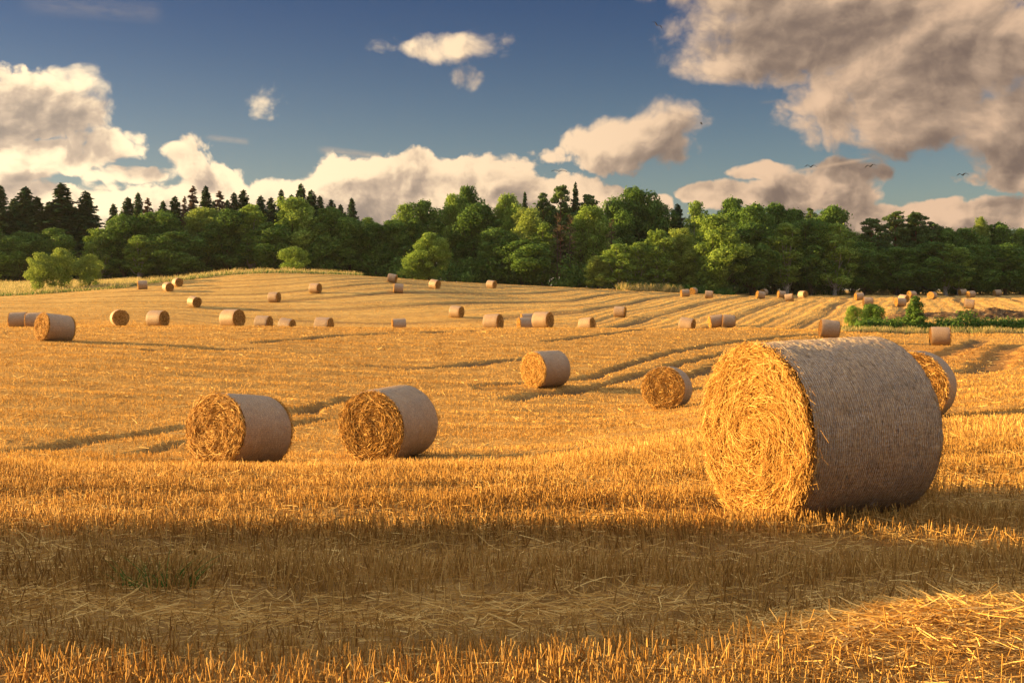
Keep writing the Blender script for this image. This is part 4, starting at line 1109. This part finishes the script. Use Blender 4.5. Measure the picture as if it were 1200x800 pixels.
# ------------------------------------------------------------------ hedge, earth heap, grass margins
def build_margins():
    g = np.random.default_rng(5)
    # low hedge running off to the right
    lobes = []
    for i in range(210):
        px = g.uniform(1010, 1290); base = np.interp(px, [1010, 1100, 1200, 1290], [385, 388, 391, 392]); d = 100 + g.uniform(-1.2, 1.8)
        x = (px - 600) / FPX * d; z = float(H0(np.array([x]), np.array([d]))[0]); hgt = .5 + .45 * sstep(1030, 1150, px) + .5 * (vnoise(np.array([px * .06]), np.array([.5]), 4)[0] > .62)
        lobes.append((x, d, z + hgt * .5, g.uniform(.25, .75), hgt * g.uniform(.35, .8)))
    acc = crown_lobes(g, lobes, .16, 320); o = acc.build('hedge', M['oak_leaf']); tag(o, 'long low green hedge crossing the right side of the field', 'hedge')
    # heaps of dark earth beyond the hedge
    heaps = [(1105, 371, 15, .9, 'long pale topped earth heap right of the young conifer'), (1160, 369, 12, 1.1, 'dark broken earth heap in the middle of the row of heaps'), (1194, 370, 9, 1.0, 'dark earth heap at the right edge of the picture'), (1062, 366, 4, .6, 'little earth heap left of the young conifer')]
    m, nt, out = new_mat('dug_earth'); geo = nt.nodes.new('ShaderNodeTexCoord'); p = E(nt, geo.outputs['Object'])
    n = noise(p, 1.4, 6, .65); principled(nt, out, ramp(n, [(.35, (.05, .028, .016)), (.55, (.15, .09, .045)), (.70, (.42, .28, .13))]), .95, .05, bump(nt, n, 1, .3))
    for px, py, ln, hh, lab in heaps:
        d = 121; x0 = (px - 600) / FPX * d; nx, ny = 90, 34
        X, Y = np.meshgrid(np.linspace(-ln / 2, ln / 2, nx), np.linspace(-2.4, 2.4, ny))
        pr = np.clip(1 - np.abs(X / (ln / 2)) ** 3, 0, 1) * np.clip(1 - (Y / 2.4) ** 2, 0, 1)
        Zh = hh * pr * (0.35 + 1.25 * fbm((X + px) * .8, (Y + px) * .8, 5, 6, .65)) - .08
        zz = H0(X.ravel() + x0, Y.ravel() + d).reshape(X.shape); z0 = zz.mean()
        V = np.stack([X, Y, Zh + zz - z0], -1).reshape(-1, 3); i = np.arange(ny - 1)[:, None] * nx + np.arange(nx - 1)[None, :]
        F = np.stack([i, i + 1, i + 1 + nx, i + nx], -1).reshape(-1, 4)
        o = mesh_from('earth_heap', V, F, m, smooth=False, loc=(x0, d, z0)); tag(o, lab, 'earth heap', 'heaps of dug earth beyond the hedge')
    # tall dry grass of the left margin and bank
    acc = Acc(); acg = Acc()
    N = 130000; px = rng.uniform(-150, 425, N); d = rng.uniform(160, 226, N); x = (px - 600) / FPX * d
    k = margin_mask(x, d); edge = np.interp(px, [-150, 0, 150, 175, 215, 260, 300, 380, 425], [163, 164, 166, 175, 176, 178, 181, 182, 190])
    bank = (px > 165); k &= ~(bank & (d > edge + 9))
    px, d, x, edge, bank = px[k], d[k], x[k], edge[k], bank[k]; n = len(x); z = H0(x, d)
    h = np.where(bank, rng.uniform(.3, .9, n), rng.uniform(.25, .8, n)) * (0.25 + 1.5 * fbm(x * .45, d * .3, 4, 3))
    lean = rng.normal(0, .5, (n, 3)); lean[:, 2] = 1; lean[:, 0] += .1
    green = (rng.uniform(size=n) < .30 + .3 * (d < edge + 3))
    for a, mk in ((acc, ~green), (acg, green)):
        m_ = mk; a.add(blades(np.stack([x, d, z], -1)[m_], lean[m_], h[m_] * (1 if a is acc else .75), np.full(m_.sum(), .075), np.clip(rng.normal(.55, .22, m_.sum()), 0, 1), taper=.25, seg=1))
    # ragged dry growth under the trees near the three bales, and beside the hedge
    def patch(px0, px1, d0, d1, h0, h1, N, a, wd=.07):
        p_ = rng.uniform(px0, px1, N); dd = rng.uniform(d0, d1, N); xx = (p_ - 600) / FPX * dd; zz = H0(xx, dd)
        cl = fbm(xx * .8, dd * .8, 3, 14); kk = rng.uniform(size=N) < sstep(.25, .6, cl)
        ln_ = rng.normal(0, .42, (N, 3)); ln_[:, 2] = 1
        a.add(blades(np.stack([xx, dd, zz], -1)[kk], ln_[kk], (rng.uniform(h0, h1, N) * (0.5 + cl))[kk], np.full(kk.sum(), wd), np.clip(rng.normal(.5, .22, kk.sum()), 0, 1), taper=.3))
    patch(722, 800, 210, 216, .4, 1.7, 3600, acc, .10); patch(722, 860, 211, 217, .4, 1.8, 4200, acg, .11)
    patch(860, 1000, 232, 237, .4, 1.3, 2600, acg, .12); patch(860, 1040, 232, 237, .4, 1.2, 1500, acc, .12)
    patch(985, 1290, 95.5, 99.5, .15, .55, 9000, acc, .045); patch(985, 1290, 96, 101, .15, .5, 6000, acg, .045)
    patch(1080, 1290, 115, 127, .1, .4, 5000, acc, .05)
    o = acc.build('dry_grass', M['dry_grass']); tag(o, kind='stuff')
    o = acg.build('green_grass', M['green_grass']); tag(o, kind='stuff')
    # weed tufts in the shaded stubble
    def weed(px, py, r, n, hh, lab):
        p = ground_at(px, py); a = Acc(); ang = rng.uniform(0, 2 * pi, n); q = np.sqrt(rng.uniform(0, 1, n)) * r
        b = np.stack([q * np.cos(ang) * 1.6, q * np.sin(ang), np.zeros(n)], -1); b[:, 2] = Hf(b[:, 0] + p[0], b[:, 1] + p[1]) - Hf(np.array([p[0]]), np.array([p[1]]))[0]
        ln_ = np.stack([np.cos(ang) * .25, np.sin(ang) * .25, np.ones(n)], -1) + rng.normal(0, .18, (n, 3))
        a.add(blades(b, ln_, rng.uniform(.4, 1, n) * hh, rng.uniform(.005, .009, n), rng.uniform(0, 1, n), bend=np.stack([np.cos(ang), np.sin(ang), -np.ones(n) * .6], -1) * .4, seg=4, taper=.1))
        e = D.objects.new('weed_tuft', None); COL.objects.link(e); e.location = (p[0], p[1], float(Hf(np.array([p[0]]), np.array([p[1]]))[0]))
        a.build('leaf_blades', M['green_grass'], e); tag(e, lab, 'weed', 'green weeds in the shaded stubble')
    weed(193, 688, .11, 70, .30, 'larger green weed tuft standing in the shaded stubble at lower left')
    weed(158, 686, .06, 22, .24, 'faint thin green weed left of the larger tuft')
    weed(33, 778, .06, 18, .12, 'low green sprout in the sunlit stubble near the bottom left corner')
build_margins()

# ------------------------------------------------------------------ birds
def build_birds():
    m, nt, out = new_mat('feathers'); principled(nt, out, (.018, .016, .016), .7, .2)
    def bird(px, py, d, span, up, roll, yaw, label):
        e = D.objects.new('bird', None); COL.objects.link(e); e.location = P(px, py, d); e.rotation_euler = (roll[1], roll[0], yaw)
        # body: tapered spindle, beak to tail, along y
        st = [(-.30, .004, .002), (-.24, .05, .008), (-.12, .03, .03), (0, .055, .05), (.12, .05, .048), (.2, .03, .03), (.25, .03, .03), (.29, .008, .008), (.33, .002, .002)]
        V, F = [], []
        for y, rx, rz in st:
            for k in range(8): V.append((rx * cos(k * pi / 4), y, rz * sin(k * pi / 4)))
        for i in range(len(st) - 1):
            for k in range(8): F.append((i * 8 + k, i * 8 + (k + 1) % 8, (i + 1) * 8 + (k + 1) % 8, (i + 1) * 8 + k))
        # wings: raised from the shoulder, drooping from the wrist, with thickness
        for s in (-1, 1):
            n0 = len(V); sec = [(0.03, 0, .16), (.22, up * .6, .17), (.42, up, .16), (.60, up * .9, .13), (.80, up * .45, .09), (.98, up * .1 - .02, .03)]
            for t, z, c in sec:
                xx = s * t; yy = .06 - .10 * t * t
                V += [(xx, yy + c, z), (xx, yy, z + .03), (xx, yy - c, z), (xx, yy, z - .025)]
            for i in range(len(sec) - 1):
                for k in range(4): F.append((n0 + i * 4 + k, n0 + i * 4 + (k + 1) % 4, n0 + i * 4 + 4 + (k + 1) % 4, n0 + i * 4 + 4 + k))
        V = np.array(V) * (span / 2)
        b = mesh_from('body', V, F, m, e, smooth=True); tag(e, label, 'bird', 'dark birds in flight'); return e
    bird(770, 30, 60, 0.78, .22, (.35, .3), .6, 'dark bird with raised wings near the top, right of the centre')
    bird(822, 145, 80, 0.69, .12, (.1, .2), 1.3, 'tiny dark bird beside the right end of the round cloud')
    bird(655, 201, 70, 1.00, .14, (0.02, .25), .1, 'dark bird gliding low over the centre of the forest with its wings level')
    bird(950, 196, 75, 0.93, .30, (.0, .3), .2, 'left one of three birds in a row, on the vapour trail')
    bird(1020, 195.5, 75, 0.93, .28, (-.2, .3), .3, 'middle one of three birds in a row at the right')
    bird(1128, 205.5, 75, 0.93, .26, (-.1, .3), .2, 'right one of three birds in a row, by the big cloud')
build_birds()

# ------------------------------------------------------------------ unseen tree added at the left, crown shaped to cast the foreground shade band
def build_shade_caster():
    g = np.random.default_rng(99); C = 26.0
    sx, sy, sz = SUN_DIR
    # a leaning crown whose outline, seen from the sun, covers the band y 5.7 .. 8.1
    lobes = []
    def proj(X, Y, t):      # point t metres up the sun ray from the ground point X, Y
        return np.array([X + sx * t, Y + sy * t, float(H0(np.array([X]), np.array([Y]))[0]) + sz * t])
    xs = np.linspace(-5.5, 6.5, 46)
    for i, X in enumerate(xs):
        far = 7.32 + .08 * sin(X * 1.3) - .5 * sstep(1.8, 3.8, X) - .05 * max(0, X - 2.5); near = 5.05 + .10 * sin(X * 2.1 + 1) + .45 * sstep(.3, 1.6, X)
        if far < near: break
        for Y in np.linspace(near + .1, far - .1, max(2, int((far - near) / .4))):
            t = C + g.uniform(-1.2, 1.2); p = proj(X, Y, t); r = .24
            lobes.append((p[0], p[1], p[2], r, r))
    lo = np.array(lobes); cx, cy = lo[:, 0].mean(), lo[:, 1].mean(); z0 = float(H0(np.array([cx]), np.array([cy]))[0])
    for l in range(len(lobes)): lobes[l] = (lobes[l][0] - cx, lobes[l][1] - cy, lobes[l][2] - z0, lobes[l][3], lobes[l][4])
    acc = crown_lobes(g, lobes, .16, 900)
    e = D.objects.new('shade_caster_tree', None); COL.objects.link(e); e.location = (cx, cy, z0)
    acc.build('crown', M['oak_leaf'], e)
    tr = [tube([[0, 0, -.3], [.1, .2, 1.6], [0, .2, 3.2], [.0, 0, 5.0]], [.22, .18, .12, .05], 8)]
    for l in lobes[::9]: tr.append(tube([[0.05, .1, 1.6 + .4 * g.uniform()], [l[0] * .5, l[1] * .5, l[2] * .75], l[:3]], [.06, .04, .015], 5))
    v, f = join(tr); mesh_from('trunk', v, f, M['bark'], e, smooth=True)
    tag(e, 'field tree left of the picture whose shade crosses the foreground', 'tree')
build_shade_caster()

# ------------------------------------------------------------------ thin evening haze
def build_haze():
    x0, x1, y0, y1, z0, z1 = -9500, 9500, -9500, 9500, -4.5, 32
    V = [(x, y, z) for x in (x0, x1) for y in (y0, y1) for z in (z0, z1)]
    F = [(0, 1, 3, 2), (4, 6, 7, 5), (0, 4, 5, 1), (2, 3, 7, 6), (0, 2, 6, 4), (1, 5, 7, 3)]
    m, nt, out = new_mat('haze'); v = nt.nodes.new('ShaderNodeVolumePrincipled')
    v.inputs['Color'].default_value = (.92, .94, .97, 1); v.inputs['Density'].default_value = HAZE; v.inputs['Anisotropy'].default_value = 0.2
    nt.links.new(v.outputs[0], out.inputs['Volume'])
    tag(mesh_from('haze', V, F, m), kind='stuff')
HAZE = 0.00004
build_haze()
